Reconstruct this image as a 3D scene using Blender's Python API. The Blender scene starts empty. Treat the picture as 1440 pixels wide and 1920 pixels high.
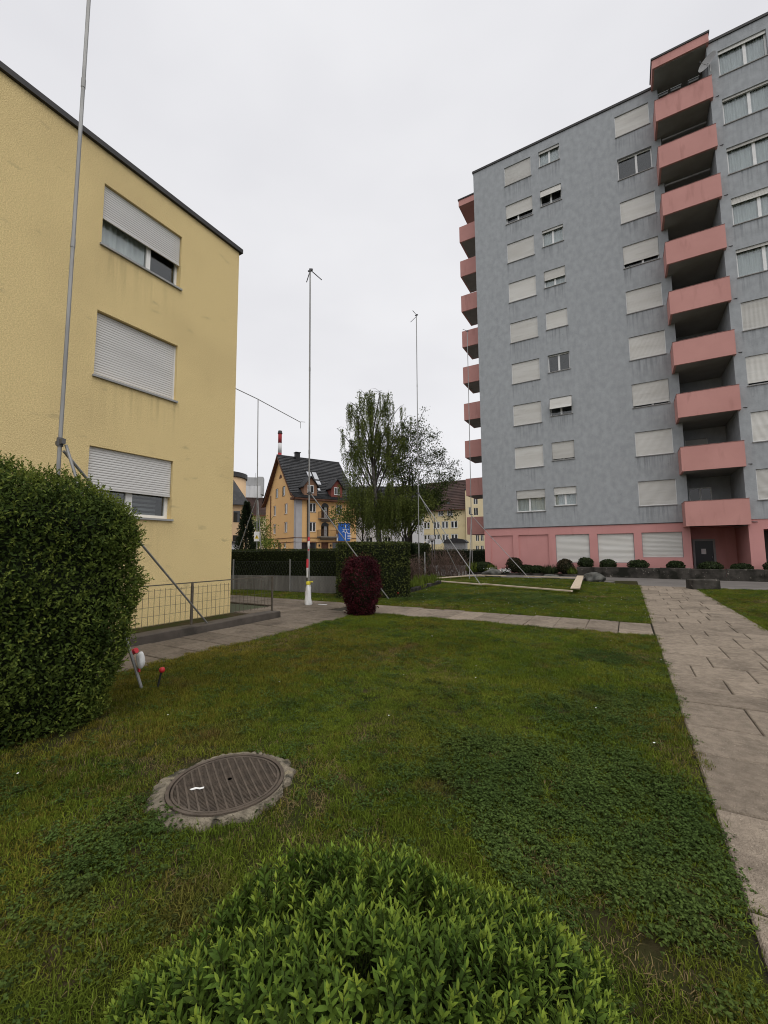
import bpy, math, random
import numpy as np
from mathutils import Vector, Matrix
random.seed(7)
RNG = np.random.default_rng(11)
S = bpy.context.scene
COL = S.collection
R = math.radians

# ------------------------------------------------------------------ camera
def cam():
    yaw, pit, rol = R(30.111), R(5.2767), R(-0.4498)
    f = Vector((-math.sin(yaw)*math.cos(pit), math.cos(yaw)*math.cos(pit), math.sin(pit)))
    r = Vector((math.cos(yaw), math.sin(yaw), 0)); u = r.cross(f)
    r, u = math.cos(rol)*r+math.sin(rol)*u, -math.sin(rol)*r+math.cos(rol)*u
    c = bpy.data.cameras.new('camera'); o = bpy.data.objects.new('camera', c); COL.objects.link(o)
    c.sensor_fit = 'HORIZONTAL'; c.sensor_width = 36; c.lens = 36*780.21/1440
    c.clip_start = 0.05; c.clip_end = 3000
    m = Matrix((r, u, -f)).transposed().to_4x4(); m.translation = (0, 0, 1.6)
    o.matrix_world = m
    S.camera = o
cam()

# ------------------------------------------------------------------ sky, sun, exposure
SUN_EL, SUN_AZ = R(60), R(122)          # azimuth clockwise from +Y
def world():
    w = bpy.data.worlds.new('World'); S.world = w; w.use_nodes = True
    n = w.node_tree.nodes; l = w.node_tree.links; n.clear()
    out = n.new('ShaderNodeOutputWorld'); bg = n.new('ShaderNodeBackground')
    sky = n.new('ShaderNodeTexSky'); sky.sky_type = 'NISHITA'; sky.sun_disc = False
    sky.sun_elevation = SUN_EL; sky.sun_rotation = SUN_AZ
    hs = n.new('ShaderNodeHueSaturation'); hs.inputs['Saturation'].default_value = 0.05; hs.inputs['Value'].default_value = 1.0
    tc = n.new('ShaderNodeTexCoord'); mp = n.new('ShaderNodeMapping'); mp.inputs['Scale'].default_value = (1.0, 1.0, 2.2)
    no = n.new('ShaderNodeTexNoise'); no.inputs['Scale'].default_value = 1.7; no.inputs['Detail'].default_value = 4; no.inputs['Roughness'].default_value = .5
    cr = n.new('ShaderNodeValToRGB')
    cr.color_ramp.elements[0].position = .3; cr.color_ramp.elements[0].color = (7.2, 7.2, 7.55, 1)
    cr.color_ramp.elements[1].position = .72; cr.color_ramp.elements[1].color = (8.45, 8.45, 8.7, 1)
    mx = n.new('ShaderNodeMixRGB'); mx.inputs[0].default_value = .92
    l.new(sky.outputs[0], hs.inputs['Color']); l.new(tc.outputs['Generated'], mp.inputs[0]); l.new(mp.outputs[0], no.inputs['Vector'])
    l.new(no.outputs['Fac'], cr.inputs[0]); l.new(hs.outputs[0], mx.inputs[1]); l.new(cr.outputs[0], mx.inputs[2])
    l.new(mx.outputs[0], bg.inputs[0]); bg.inputs[1].default_value = 0.1
    l.new(bg.outputs[0], out.inputs[0])
    s = bpy.data.lights.new('sun', 'SUN'); s.energy = 1.5; s.angle = R(60); s.color = (1, .965, .91)
    o = bpy.data.objects.new('sun', s); COL.objects.link(o)
    d = Vector((math.sin(SUN_AZ)*math.cos(SUN_EL), math.cos(SUN_AZ)*math.cos(SUN_EL), math.sin(SUN_EL)))
    o.rotation_euler = d.to_track_quat('Z', 'Y').to_euler(); o.location = (20, -20, 40)
    v = S.view_settings; v.view_transform = 'Standard'; v.look = 'None'; v.exposure = 0.13; v.gamma = 1
world()
try:
    S.cycles.max_bounces = 8; S.cycles.transparent_max_bounces = 12; S.cycles.filter_width = 1.05; S.cycles.denoising_prefilter = 'ACCURATE'
except Exception: pass

# ------------------------------------------------------------------ materials
MATS = {}
def M(name, c1, c2=None, scale=3.0, rough=.85, bump=0, bscale=60, stretch=(1, 1, 1), detail=5, c3=None, s3=.8, t3=(.58, .7), st3=(1, 1, 1), a3=1.0,
      objrand=0, island=0, metal=0, spec=.3, trans=0, coord='pos', lo=.35, hi=.65, c4=None, s4=1, t4=(.6, .7), st4=(1, 1, 1)):
    m = bpy.data.materials.new(name); m.use_nodes = True; MATS[name] = m
    n = m.node_tree.nodes; l = m.node_tree.links
    p = n['Principled BSDF']; out = n['Material Output']
    p.inputs['Roughness'].default_value = rough; p.inputs['Metallic'].default_value = metal
    p.inputs['Specular IOR Level'].default_value = spec
    g = n.new('ShaderNodeNewGeometry'); tc = n.new('ShaderNodeTexCoord')
    src = g.outputs['Position'] if coord == 'pos' else tc.outputs['Object']
    def noise(sc, st, det=detail):
        mp = n.new('ShaderNodeMapping'); mp.inputs['Scale'].default_value = st; l.new(src, mp.inputs[0])
        t = n.new('ShaderNodeTexNoise'); t.inputs['Scale'].default_value = sc; t.inputs['Detail'].default_value = det
        l.new(mp.outputs[0], t.inputs['Vector']); return t.outputs['Fac']
    def ramp(v, a, b):
        r = n.new('ShaderNodeMapRange'); r.inputs[1].default_value = a; r.inputs[2].default_value = b; l.new(v, r.inputs[0]); return r.outputs[0]
    def mix(a, b, f, mode='MIX'):
        x = n.new('ShaderNodeMixRGB'); x.blend_type = mode
        for k, v in ((1, a), (2, b)):
            if isinstance(v, tuple): x.inputs[k].default_value = (*v, 1)
            else: l.new(v, x.inputs[k])
        if isinstance(f, float): x.inputs[0].default_value = f
        else: l.new(f, x.inputs[0])
        return x.outputs[0]
    c = c1
    if c2: c = mix(c1, c2, ramp(noise(scale, stretch), lo, hi))
    if c3:
        f3 = ramp(noise(s3, st3), *t3)
        if a3 < 1:
            mm = n.new('ShaderNodeMath'); mm.operation = 'MULTIPLY'; mm.inputs[1].default_value = a3; l.new(f3, mm.inputs[0]); f3 = mm.outputs[0]
        c = mix(c, c3, f3)
    if c4: c = mix(c, c4, ramp(noise(s4, st4), *t4))
    if objrand or island:
        if objrand: v = n.new('ShaderNodeObjectInfo').outputs['Random']; am = objrand
        else: v = g.outputs['Random Per Island']; am = island
        r = n.new('ShaderNodeMapRange'); r.inputs[3].default_value = 1-am; r.inputs[4].default_value = 1+am; l.new(v, r.inputs[0])
        hv = n.new('ShaderNodeHueSaturation'); l.new(r.outputs[0], hv.inputs['Value'])
        if isinstance(c, tuple): hv.inputs['Color'].default_value = (*c, 1)
        else: l.new(c, hv.inputs['Color'])
        c = hv.outputs[0]
    if isinstance(c, tuple): p.inputs['Base Color'].default_value = (*c, 1)
    else: l.new(c, p.inputs['Base Color'])
    if bump:
        b = n.new('ShaderNodeBump'); b.inputs['Strength'].default_value = bump; b.inputs['Distance'].default_value = .02
        l.new(noise(bscale, (1, 1, 1), 3), b.inputs['Height']); l.new(b.outputs[0], p.inputs['Normal'])
    if trans:
        t = n.new('ShaderNodeBsdfTranslucent'); ms = n.new('ShaderNodeMixShader'); ms.inputs[0].default_value = trans
        if isinstance(c, tuple): t.inputs[0].default_value = (*c, 1)
        else: l.new(c, t.inputs[0])
        l.new(p.outputs[0], ms.inputs[1]); l.new(t.outputs[0], ms.inputs[2]); l.new(ms.outputs[0], out.inputs[0])
    return m
def glass(name, tint=(.9, .93, .93), dark=None):
    m = bpy.data.materials.new(name); m.use_nodes = True; MATS[name] = m
    n = m.node_tree.nodes; l = m.node_tree.links; n.clear()
    out = n.new('ShaderNodeOutputMaterial'); ms = n.new('ShaderNodeMixShader'); gl = n.new('ShaderNodeBsdfGlossy'); gl.inputs['Roughness'].default_value = .03
    lw = n.new('ShaderNodeLayerWeight'); lw.inputs[0].default_value = .5; pw = n.new('ShaderNodeMath'); pw.operation = 'POWER'; pw.inputs[1].default_value = 3.5; l.new(lw.outputs['Facing'], pw.inputs[0])
    fr = n.new('ShaderNodeMath'); fr.operation = 'MULTIPLY_ADD'; fr.inputs[1].default_value = .9; fr.inputs[2].default_value = .07; l.new(pw.outputs[0], fr.inputs[0])
    if dark: a = n.new('ShaderNodeBsdfDiffuse'); a.inputs[0].default_value = (*dark, 1)
    else: a = n.new('ShaderNodeBsdfTransparent'); a.inputs[0].default_value = (*tint, 1)
    l.new(fr.outputs[0], ms.inputs[0]); l.new(a.outputs[0], ms.inputs[1]); l.new(gl.outputs[0], ms.inputs[2]); l.new(ms.outputs[0], out.inputs[0])
glass('glass'); glass('dark_glass', dark=(.02, .021, .022))
M('yellow_render', (.80, .635, .325), (.61, .475, .235), scale=46, spec=.1, bump=.6, bscale=60, c3=(.50, .385, .20), s3=.35, t3=(.5, .75), a3=.6, c4=(.40, .32, .18), s4=2.2, t4=(.64, .85), st4=(1, 1, 2.5))
M('grey_render', (.375, .392, .408), (.318, .334, .348), scale=3.5, spec=.1, bump=.4, bscale=16, detail=10, stretch=(1, 1, .7), c3=(.21, .22, .23), s3=3.0, t3=(.52, .85), st3=(1.6, 1.6, .22), a3=.2, c4=(.17, .178, .186), s4=5.5, t4=(.66, .82), st4=(1, 1, .7))
M('pink_paint', (.60, .295, .28), (.56, .27, .255), scale=.8, bump=.2, bscale=40, c3=(.46, .21, .19), s3=1.5, t3=(.58, .8), st3=(1.5, 1.5, .25), a3=.6)
M('balcony_pink', (.56, .285, .255), (.51, .255, .228), scale=.8, bump=.2, bscale=40, c3=(.33, .15, .13), s3=1.8, t3=(.56, .8), st3=(1.5, 1.5, .3), a3=.7)
M('coping_dirty', (.30, .15, .13), (.14, .085, .075), scale=5, lo=.4, hi=.6, rough=.9)
M('fascia_dark', (.035, .034, .036), (.05, .048, .048), scale=2, rough=.6)
M('blind_white', (.62, .61, .58), (.55, .535, .50), scale=.5, rough=.6, stretch=(.6, .6, 6), c3=(.43, .415, .38), s3=.9, t3=(.58, .85), st3=(1, 1, 6), a3=.8, objrand=.13)
M('blind_grey', (.60, .59, .575), (.55, .54, .525), scale=.8, rough=.55, stretch=(.6, .6, 5))
M('frame_white', (.78, .78, .77), (.70, .70, .69), scale=4, rough=.5)
M('frame_grey', (.33, .33, .33), (.28, .28, .28), scale=4, rough=.6)
M('trough_grey', (.075, .08, .08), (.055, .06, .06), scale=6, rough=.6)
M('sill_grey', (.30, .29, .28), (.24, .235, .23), scale=5, rough=.7)
M('curtain', (.86, .87, .87), (.74, .75, .76), scale=5, stretch=(4, 4, .3), rough=.9, trans=.3)
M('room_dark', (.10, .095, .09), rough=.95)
M('concrete', (.25, .24, .225), (.18, .172, .16), scale=2.5, bump=.5, bscale=25, c3=(.10, .095, .085), s3=1.1, t3=(.5, .7), a3=.8)
M('soffit', (.30, .29, .27), (.25, .24, .225), scale=1.5, c3=(.24, .23, .21), s3=1.2, t3=(.55, .75), a3=.7)
M('kerb_concrete', (.085, .072, .06), (.06, .05, .042), scale=4, bump=.6, bscale=40, c3=(.04, .035, .028), s3=2, t3=(.55, .7), a3=.8)
M('old_concrete', (.27, .265, .25), (.16, .155, .145), scale=1.2, stretch=(2.5, 2.5, .4), bump=.4, bscale=20, c3=(.11, .105, .095), s3=1.6, t3=(.52, .72), st3=(3, 3, .3), a3=.8)
M('silo_concrete', (.42, .42, .42), (.33, .33, .335), scale=.25, stretch=(1, 1, .4), c3=(.25, .25, .25), s3=.5, t3=(.6, .75), st3=(2, 2, .2))
M('planter_stone', (.075, .068, .06), (.035, .032, .028), scale=3, bump=.9, bscale=9, spec=.08, c3=(.24, .22, .19), s3=9, t3=(.64, .70), c4=(.02, .02, .016), s4=1.2, t4=(.5, .62))
for nm_, k_ in (('slab', 1.0), ('slab_shaded', .66)):  # second one is the same slab with shade between the buildings in its colour
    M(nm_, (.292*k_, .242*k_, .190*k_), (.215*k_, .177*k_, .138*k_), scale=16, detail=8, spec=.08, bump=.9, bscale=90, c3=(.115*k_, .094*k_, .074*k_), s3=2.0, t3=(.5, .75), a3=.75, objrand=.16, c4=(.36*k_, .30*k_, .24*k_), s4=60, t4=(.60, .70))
M('joint_soil', (.04, .034, .024), (.026, .023, .015), scale=12, rough=1)
M('soil', (.055, .042, .024), (.034, .030, .013), scale=6, rough=1, spec=.05, bump=1, bscale=40, c3=(.03, .036, .011), s3=2.5, t3=(.4, .6))
M('ground_mat', (.05, .06, .025), (.07, .068, .05), scale=.15, rough=1)
M('asphalt', (.175, .160, .148), (.14, .130, .120), scale=1.2, bump=.5, bscale=120, c3=(.10, .093, .085), s3=.5, t3=(.5, .7), a3=.7)
M('steel', (.33, .33, .325), (.25, .25, .245), scale=8, rough=.45, metal=.35, stretch=(1, 1, .25), c3=(.25, .24, .23), s3=6, t3=(.6, .7), st3=(1, 1, .5), a3=.7)
M('steel_dark', (.12, .12, .125), (.085, .085, .09), scale=8, rough=.5, metal=.4)
M('wire', (.12, .105, .085), (.085, .07, .055), scale=20, rough=.7, metal=.2)
M('red_paint', (.50, .03, .03), (.42, .025, .03), scale=15, rough=.45)
M('red_tape', (.55, .045, .06), rough=.5)
M('white_plastic', (.78, .78, .77), (.68, .68, .67), scale=18, rough=.5)
M('yellow_tape', (.72, .62, .05), rough=.5)
M('black_rubber', (.02, .02, .021), rough=.6)
M('timber', (.55, .465, .35), (.45, .36, .26), scale=7, stretch=(.6, 3, 3), rough=.8, c3=(.32, .235, .15), s3=3, t3=(.6, .75), objrand=.08, coord='obj')
M('rock', (.13, .128, .115), (.05, .052, .047), scale=4, bump=.8, bscale=14, c3=(.06, .066, .05), s3=3, t3=(.55, .7))
M('iron', (.125, .098, .076), (.088, .07, .055), scale=14, rough=.75, metal=.15, bump=.5, bscale=120, c3=(.19, .16, .13), s3=5, t3=(.55, .75), a3=.7)
M('ring_concrete', (.25, .215, .16), (.13, .11, .082), scale=13, bump=1, bscale=55, c3=(.055, .05, .036), s3=11, t3=(.52, .62), c4=(.36, .31, .19), s4=6, t4=(.64, .75))
M('bird_white', (.8, .8, .78), rough=.7)
# far houses
M('orange_render', (.72, .45, .20), (.67, .41, .18), scale=.4, rough=.9)
M('orange_light', (.66, .43, .20), (.6, .38, .17), scale=.4)
M('pilaster_grey', (.42, .41, .42), (.37, .36, .37), scale=1)
M('roof_tile', (.045, .046, .049), (.028, .029, .031), scale=1.2, rough=.55, c3=(.09, .085, .08), s3=3, t3=(.6, .7), island=.2)
M('roof_brown', (.075, .045, .038), (.05, .032, .028), scale=.8, rough=.8, island=.2)
M('dormer_red', (.22, .065, .05), (.17, .05, .04), scale=2)
M('dormer_brown', (.25, .14, .09), (.2, .11, .07), scale=2)
M('wood_eave', (.13, .06, .035), (.09, .04, .025), scale=2)
M('stone_trim', (.25, .22, .19), (.2, .18, .15), scale=2)
M('cream_render', (.72, .60, .36), (.66, .55, .33), scale=.3, c3=(.5, .4, .23), s3=.5, t3=(.58, .7), a3=.5)
M('cream_light', (.74, .62, .40), (.7, .58, .37), scale=.3)
M('tan_render', (.60, .42, .25), (.55, .38, .22), scale=.3)
M('white_render', (.62, .62, .63), (.54, .54, .55), scale=.3)
M('sign_blue', (.02, .11, .42), rough=.5)
M('sign_white', (.8, .8, .8), rough=.5)
M('sign_yellow', (.8, .6, .03), rough=.5)
M('globe_white', (.85, .85, .84), rough=.35)
M('chimney_red', (.30, .03, .035), (.27, .03, .035), scale=.2)
M('chimney_white', (.55, .55, .55), rough=.7)
M('door_dark', (.025, .028, .03), rough=.3)
# plants
def leafmat(name, a, b, trans=.3, island=.35, c3=None, scale=1.2, **k):
    M(name, a, b, scale=scale, rough=.6, spec=.12, trans=trans, island=island, c3=c3, **k)
leafmat('hedge_leaf', (.088, .125, .023), (.036, .060, .012), scale=2.5, island=.5, trans=.25)
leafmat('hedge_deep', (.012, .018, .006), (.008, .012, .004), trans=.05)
leafmat('bush_leaf', (.105, .168, .024), (.055, .100, .016), scale=6, island=.5, trans=.2)
leafmat('bush_young', (.25, .32, .042), (.13, .20, .028), scale=6, island=.35, trans=.3)
leafmat('hedge_young', (.165, .20, .036), (.095, .13, .024), scale=3, island=.4, trans=.3)
leafmat('bush_stem', (.07, .09, .025), (.05, .06, .02))
leafmat('dark_hedge', (.045, .058, .016), (.022, .032, .009), scale=1.5, island=.5, trans=.15)
leafmat('block_hedge', (.085, .100, .026), (.030, .042, .012), scale=5, island=.7, trans=.2)
leafmat('red_leaf', (.070, .010, .016), (.028, .005, .008), scale=4, island=.55, trans=.15)
leafmat('birch_leaf', (.125, .150, .036), (.075, .098, .022), scale=.6, island=.35, trans=.35)
leafmat('tree_leaf', (.070, .092, .026), (.042, .062, .017), scale=.6, island=.4, trans=.3)
leafmat('bright_leaf', (.16, .20, .03), (.09, .13, .02), scale=1, island=.35)
leafmat('conifer_leaf', (.022, .034, .014), (.014, .022, .01), island=.4, trans=.1)
leafmat('shrub_leaf', (.035, .05, .018), (.022, .034, .012), island=.5, trans=.15)
leafmat('brown_shrub_leaf', (.050, .040, .022), (.032, .030, .015), island=.5, trans=.15)
M('bare_twig', (.15, .10, .08), (.085, .06, .048), scale=5, rough=.9, island=.5, spec=.1)
M('bark', (.045, .038, .032), (.03, .026, .022), scale=6, rough=.95, stretch=(1, 1, .3))
M('birch_bark', (.13, .12, .11), (.05, .045, .04), scale=3, rough=.9, stretch=(1, 1, 2))
M('petal', (.8, .8, .78), rough=.7)
def grassmat(name, a, b, c, d, isl):
    M(name, a, b, scale=.9, rough=.75, spec=.06, island=isl, trans=.25, c3=c, s3=.75, t3=(.5, .68), a3=.85, c4=d, s4=1.35, t4=(.585, .70), lo=.4, hi=.6)
grassmat('grass_blade', (.135, .172, .020), (.085, .125, .015), (.155, .165, .024), (.125, .118, .026), .65)
grassmat('grass_olive', (.155, .140, .021), (.105, .108, .016), (.185, .152, .028), (.135, .094, .032), .65)
grassmat('clover_leaf', (.070, .108, .026), (.044, .074, .018), (.080, .108, .023), (.066, .08, .021), .6)
M('grass_dry', (.22, .165, .075), (.16, .115, .048), scale=2, rough=.8, island=.4, trans=.2)

def sill_dirt(name, axis, cols, period, drop, color, amount, zmax=99):
    """rain streaks on the render: grime washed down from the ends and edges of the sills"""
    m = MATS[name]; n = m.node_tree.nodes; l = m.node_tree.links; p = n['Principled BSDF']
    old = p.inputs['Base Color'].links[0].from_socket
    g = n.new('ShaderNodeNewGeometry'); sp = n.new('ShaderNodeSeparateXYZ'); l.new(g.outputs['Position'], sp.inputs[0])
    def math_(op, a, b=None, c=None):
        k = n.new('ShaderNodeMath'); k.operation = op
        for i, v in enumerate((a, b, c)):
            if v is None: continue
            if isinstance(v, (int, float)): k.inputs[i].default_value = v
            else: l.new(v, k.inputs[i])
        return k.outputs[0]
    def mr(v, a, b, c=0, d=1):
        k = n.new('ShaderNodeMapRange'); k.interpolation_type = 'SMOOTHSTEP'; l.new(v, k.inputs[0])
        for i, q in enumerate((a, b, c, d)): k.inputs[i+1].default_value = q
        return k.outputs[0]
    mp = n.new('ShaderNodeMapping'); mp.inputs['Scale'].default_value = (7, 7, .35); l.new(g.outputs['Position'], mp.inputs[0])
    t = n.new('ShaderNodeTexNoise'); t.inputs['Scale'].default_value = 1.3; t.inputs['Detail'].default_value = 5; l.new(mp.outputs[0], t.inputs['Vector'])
    mp2 = n.new('ShaderNodeMapping'); mp2.inputs['Scale'].default_value = (.5, .5, .35); l.new(g.outputs['Position'], mp2.inputs[0])
    t2 = n.new('ShaderNodeTexNoise'); t2.inputs['Scale'].default_value = 1.0; l.new(mp2.outputs[0], t2.inputs['Vector'])
    st = math_('MULTIPLY', mr(t.outputs['Fac'], .42, .68), mr(t2.outputs['Fac'], .35, .6, .25, 1.0)); tot = None
    for x0, x1, z0 in cols:
        ph = math_('FRACT', math_('DIVIDE', math_('SUBTRACT', sp.outputs[2], z0), period))
        f = math_('MULTIPLY', mr(ph, 1-drop/period, 1.0), math_('MULTIPLY', mr(sp.outputs[axis], x0-.12, x0+.02), mr(sp.outputs[axis], x1+.12, x1-.02)))
        tot = f if tot is None else math_('ADD', tot, f)
    fac = math_('MULTIPLY', math_('MULTIPLY', tot, st), amount)
    mx = n.new('ShaderNodeMixRGB'); l.new(fac, mx.inputs[0]); l.new(old, mx.inputs[1]); mx.inputs[2].default_value = (*color, 1); l.new(mx.outputs[0], p.inputs['Base Color'])
sill_dirt('grey_render', 0, [(-6.12, -4.32, 4.04), (-3.80, -2.49, 4.32), (.76, 2.57, 4.03), (5.74, 7.74, 3.95)], 2.9, 1.5, (.15, .157, .165), .6)
sill_dirt('yellow_render', 1, [(4.03, 5.78, 2.35)], 2.79, 1.3, (.36, .285, .15), .6)
# ------------------------------------------------------------------ helpers
def setp(o, label=None, cat=None, group=None, kind=None):
    if label: o['label'] = label
    if cat: o['category'] = cat
    if group: o['group'] = group
    if kind: o['kind'] = kind
    return o
def empty(name, loc=(0, 0, 0), rz=0, label=None, cat=None, group=None):
    o = bpy.data.objects.new(name, None); COL.objects.link(o); o.location = loc; o.rotation_euler = (0, 0, rz)
    o.empty_display_size = .2
    return setp(o, label, cat, group)
STUFF = {'foliage', 'young_foliage', 'young_shoots', 'twigs', 'crown', 'mesh_panel', 'wire_netting', 'rib_pattern', 'leaves', 'blossoms', 'inner_twigs'}
def link(name, me, parent=None, loc=(0, 0, 0), rot=(0, 0, 0), scale=None):
    o = bpy.data.objects.new(name, me); COL.objects.link(o)
    if name in STUFF and parent: o['kind'] = 'stuff'
    if parent: o.parent = parent
    o.location = loc; o.rotation_euler = rot
    if scale: o.scale = scale
    return o
class MB:
    def __init__(s, off=(0, 0, 0)): s.v = []; s.f = []; s.off = off
    def add(s, vs, fs):
        b = len(s.v); ox, oy, oz = s.off
        s.v += [(x-ox, y-oy, z-oz) for x, y, z in vs]; s.f += [tuple(i+b for i in f) for f in fs]; return s
    def box(s, x0, x1, y0, y1, z0, z1):
        return s.add([(x0, y0, z0), (x1, y0, z0), (x1, y1, z0), (x0, y1, z0), (x0, y0, z1), (x1, y0, z1), (x1, y1, z1), (x0, y1, z1)],
              [(0, 3, 2, 1), (4, 5, 6, 7), (0, 1, 5, 4), (1, 2, 6, 5), (2, 3, 7, 6), (3, 0, 4, 7)])
    def cbox(s, x0, x1, y0, y1, z0, z1, c=.01):   # box with chamfered top edges
        vs = [(x0, y0, z0), (x1, y0, z0), (x1, y1, z0), (x0, y1, z0), (x0, y0, z1-c), (x1, y0, z1-c), (x1, y1, z1-c), (x0, y1, z1-c),
              (x0+c, y0+c, z1), (x1-c, y0+c, z1), (x1-c, y1-c, z1), (x0+c, y1-c, z1)]
        fs = [(0, 3, 2, 1), (8, 9, 10, 11)]
        for a in range(4):
            b = (a+1) % 4; fs += [(a, b, 4+b, 4+a), (4+a, 4+b, 8+b, 8+a)]
        return s.add(vs, fs)
    def quad(s, *p): return s.add(list(p), [tuple(range(len(p)))])
    def prism(s, poly, h0, h1, axis='z'):
        n = len(poly); mp = {'z': lambda a, b, h: (a, b, h), 'x': lambda a, b, h: (h, a, b), 'y': lambda a, b, h: (a, h, b)}[axis]
        vs = [mp(a, b, h0) for a, b in poly]+[mp(a, b, h1) for a, b in poly]
        return s.add(vs, [tuple(range(n))[::-1], tuple(range(n, 2*n))]+[(i, (i+1) % n, n+(i+1) % n, n+i) for i in range(n)])
    def tube(s, pts, rad, n=8, cap=True):
        pts = [Vector(p) for p in pts]
        if not hasattr(rad, '__len__'): rad = [rad]*len(pts)
        rings = []; base = None
        for i, p in enumerate(pts):
            d = (pts[min(i+1, len(pts)-1)]-pts[max(i-1, 0)]).normalized()
            if base is None: base = d.orthogonal().normalized()
            a = (base-d*base.dot(d))
            a = a.normalized() if a.length > 1e-6 else d.orthogonal().normalized()
            base = a; b = d.cross(a)
            rings.append([tuple(p+(a*math.cos(t)+b*math.sin(t))*rad[i]) for t in [2*math.pi*k/n for k in range(n)]])
        vs = [v for r in rings for v in r]; fs = []
        for i in range(len(pts)-1):
            for k in range(n): fs.append((i*n+k, i*n+(k+1) % n, (i+1)*n+(k+1) % n, (i+1)*n+k))
        if cap: fs += [tuple(range(n))[::-1], tuple(range((len(pts)-1)*n, len(pts)*n))]
        return s.add(vs, fs)
    def lathe(s, prof, c=(0, 0, 0), n=24):
        vs = []; fs = []
        for r, z in prof: vs += [(c[0]+r*math.cos(2*math.pi*k/n), c[1]+r*math.sin(2*math.pi*k/n), c[2]+z) for k in range(n)]
        for i in range(len(prof)-1):
            for k in range(n): fs.append((i*n+k, i*n+(k+1) % n, (i+1)*n+(k+1) % n, (i+1)*n+k))
        if prof[0][0] > 0: fs.append(tuple(range(n))[::-1])
        if prof[-1][0] > 0: fs.append(tuple(range((len(prof)-1)*n, len(prof)*n)))
        return s.add(vs, fs)
    def mesh(s, name, mat, smooth=False):
        me = bpy.data.meshes.new(name); me.from_pydata(s.v, [], s.f); me.update()
        if mat: me.materials.append(MATS[mat])
        if smooth:
            for p in me.polygons: p.use_smooth = True
        return me
    def build(s, name, mat, parent=None, loc=(0, 0, 0), rot=(0, 0, 0), smooth=False, kind=None):
        o = link(name, s.mesh(name, mat, smooth), parent, loc, rot)
        if kind: o['kind'] = kind
        return o
def npmesh(name, V, F, mat, smooth=False):
    """V (n,3) array, F (m,k) array of equal size faces"""
    me = bpy.data.meshes.new(name); V = np.asarray(V, np.float32); F = np.asarray(F, np.int32)
    me.vertices.add(len(V)); me.vertices.foreach_set('co', V.ravel())
    k = F.shape[1]; me.loops.add(F.size); me.loops.foreach_set('vertex_index', F.ravel())
    me.polygons.add(len(F)); me.polygons.foreach_set('loop_start', np.arange(0, F.size, k, dtype=np.int32)); me.polygons.foreach_set('loop_total', np.full(len(F), k, np.int32))
    me.update(calc_edges=True); me.materials.append(MATS[mat])
    if smooth: me.polygons.foreach_set('use_smooth', np.ones(len(F), bool))
    return me
def unit(a): return a/np.maximum(np.linalg.norm(a, axis=-1, keepdims=True), 1e-9)
def leaves(P, D, N, L, W, fold=.25, curl=.15):
    """folded pointed leaves: base P, direction D, normal N, lengths L, widths W -> V,F(tris)"""
    P = np.asarray(P); n = len(P); D = unit(D); B = unit(np.cross(D, N)); Nn = np.cross(B, D)
    L = np.broadcast_to(L, (n,))[:, None]; W = np.broadcast_to(W, (n,))[:, None]
    base = P; mid = P+D*L*.5-Nn*L*curl*.2; tip = P+D*L-Nn*L*curl
    l = P+D*L*.45-B*W*.5+Nn*W*fold; r = P+D*L*.45+B*W*.5+Nn*W*fold
    V = np.stack([base, l, mid, r, tip], 1).reshape(-1, 3)
    i = np.arange(n)[:, None]*5
    F = np.concatenate([i+np.array([[0, 2, 1]]), i+np.array([[0, 3, 2]]), i+np.array([[1, 2, 4]]), i+np.array([[2, 3, 4]])], 0)
    return V, F
def leaves_hi(P, D, N, L, W, fold=.2, curl=.12):
    P = np.asarray(P); n = len(P); D = unit(D); B = unit(np.cross(D, N)); Nn = np.cross(B, D)
    L = np.broadcast_to(L, (n,))[:, None]; W = np.broadcast_to(W, (n,))[:, None]
    m = lambda t: P+D*L*t-Nn*L*curl*t*t
    sd = lambda t, w, sg: m(t)+B*W*.5*w*sg+Nn*W*fold*w
    V = np.stack([P, sd(.28, .85, -1), m(.28), sd(.28, .85, 1), sd(.62, .92, -1), m(.62), sd(.62, .92, 1), m(1.0)], 1).reshape(-1, 3)
    i = np.arange(n)[:, None]*8
    T = [(0, 2, 1), (0, 3, 2), (1, 2, 5), (1, 5, 4), (2, 3, 6), (2, 6, 5), (4, 5, 7), (5, 6, 7)]
    return V, np.concatenate([i+np.array([t]) for t in T], 0)
def diamonds(P, D, N, L, W):
    P = np.asarray(P); n = len(P); D = unit(D); B = unit(np.cross(D, N)); L = np.broadcast_to(L, (n,))[:, None]; W = np.broadcast_to(W, (n,))[:, None]
    V = np.stack([P, P+D*L*.5-B*W*.5, P+D*L, P+D*L*.5+B*W*.5], 1).reshape(-1, 3)
    F = np.arange(n)[:, None]*4+np.array([[0, 3, 2, 1]])
    return V, F
def rvec(n): return unit(RNG.normal(size=(n, 3)))
def join(parts):
    V = []; F = []; b = 0
    for v, f in parts: V.append(v); F.append(f+b); b += len(v)
    return np.concatenate(V), np.concatenate(F)
# smooth 2-D value noise for masks
_ng = np.random.default_rng(5).random((64, 64))
def vnoise(x, y, s):
    x = np.asarray(x)*s+100; y = np.asarray(y)*s+100; xi = np.floor(x).astype(int); yi = np.floor(y).astype(int); fx = x-xi; fy = y-yi
    fx = fx*fx*(3-2*fx); fy = fy*fy*(3-2*fy); g = lambda i, j: _ng[i % 64, j % 64]
    return (g(xi, yi)*(1-fx)+g(xi+1, yi)*fx)*(1-fy)+(g(xi, yi+1)*(1-fx)+g(xi+1, yi+1)*fx)*fy

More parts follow.
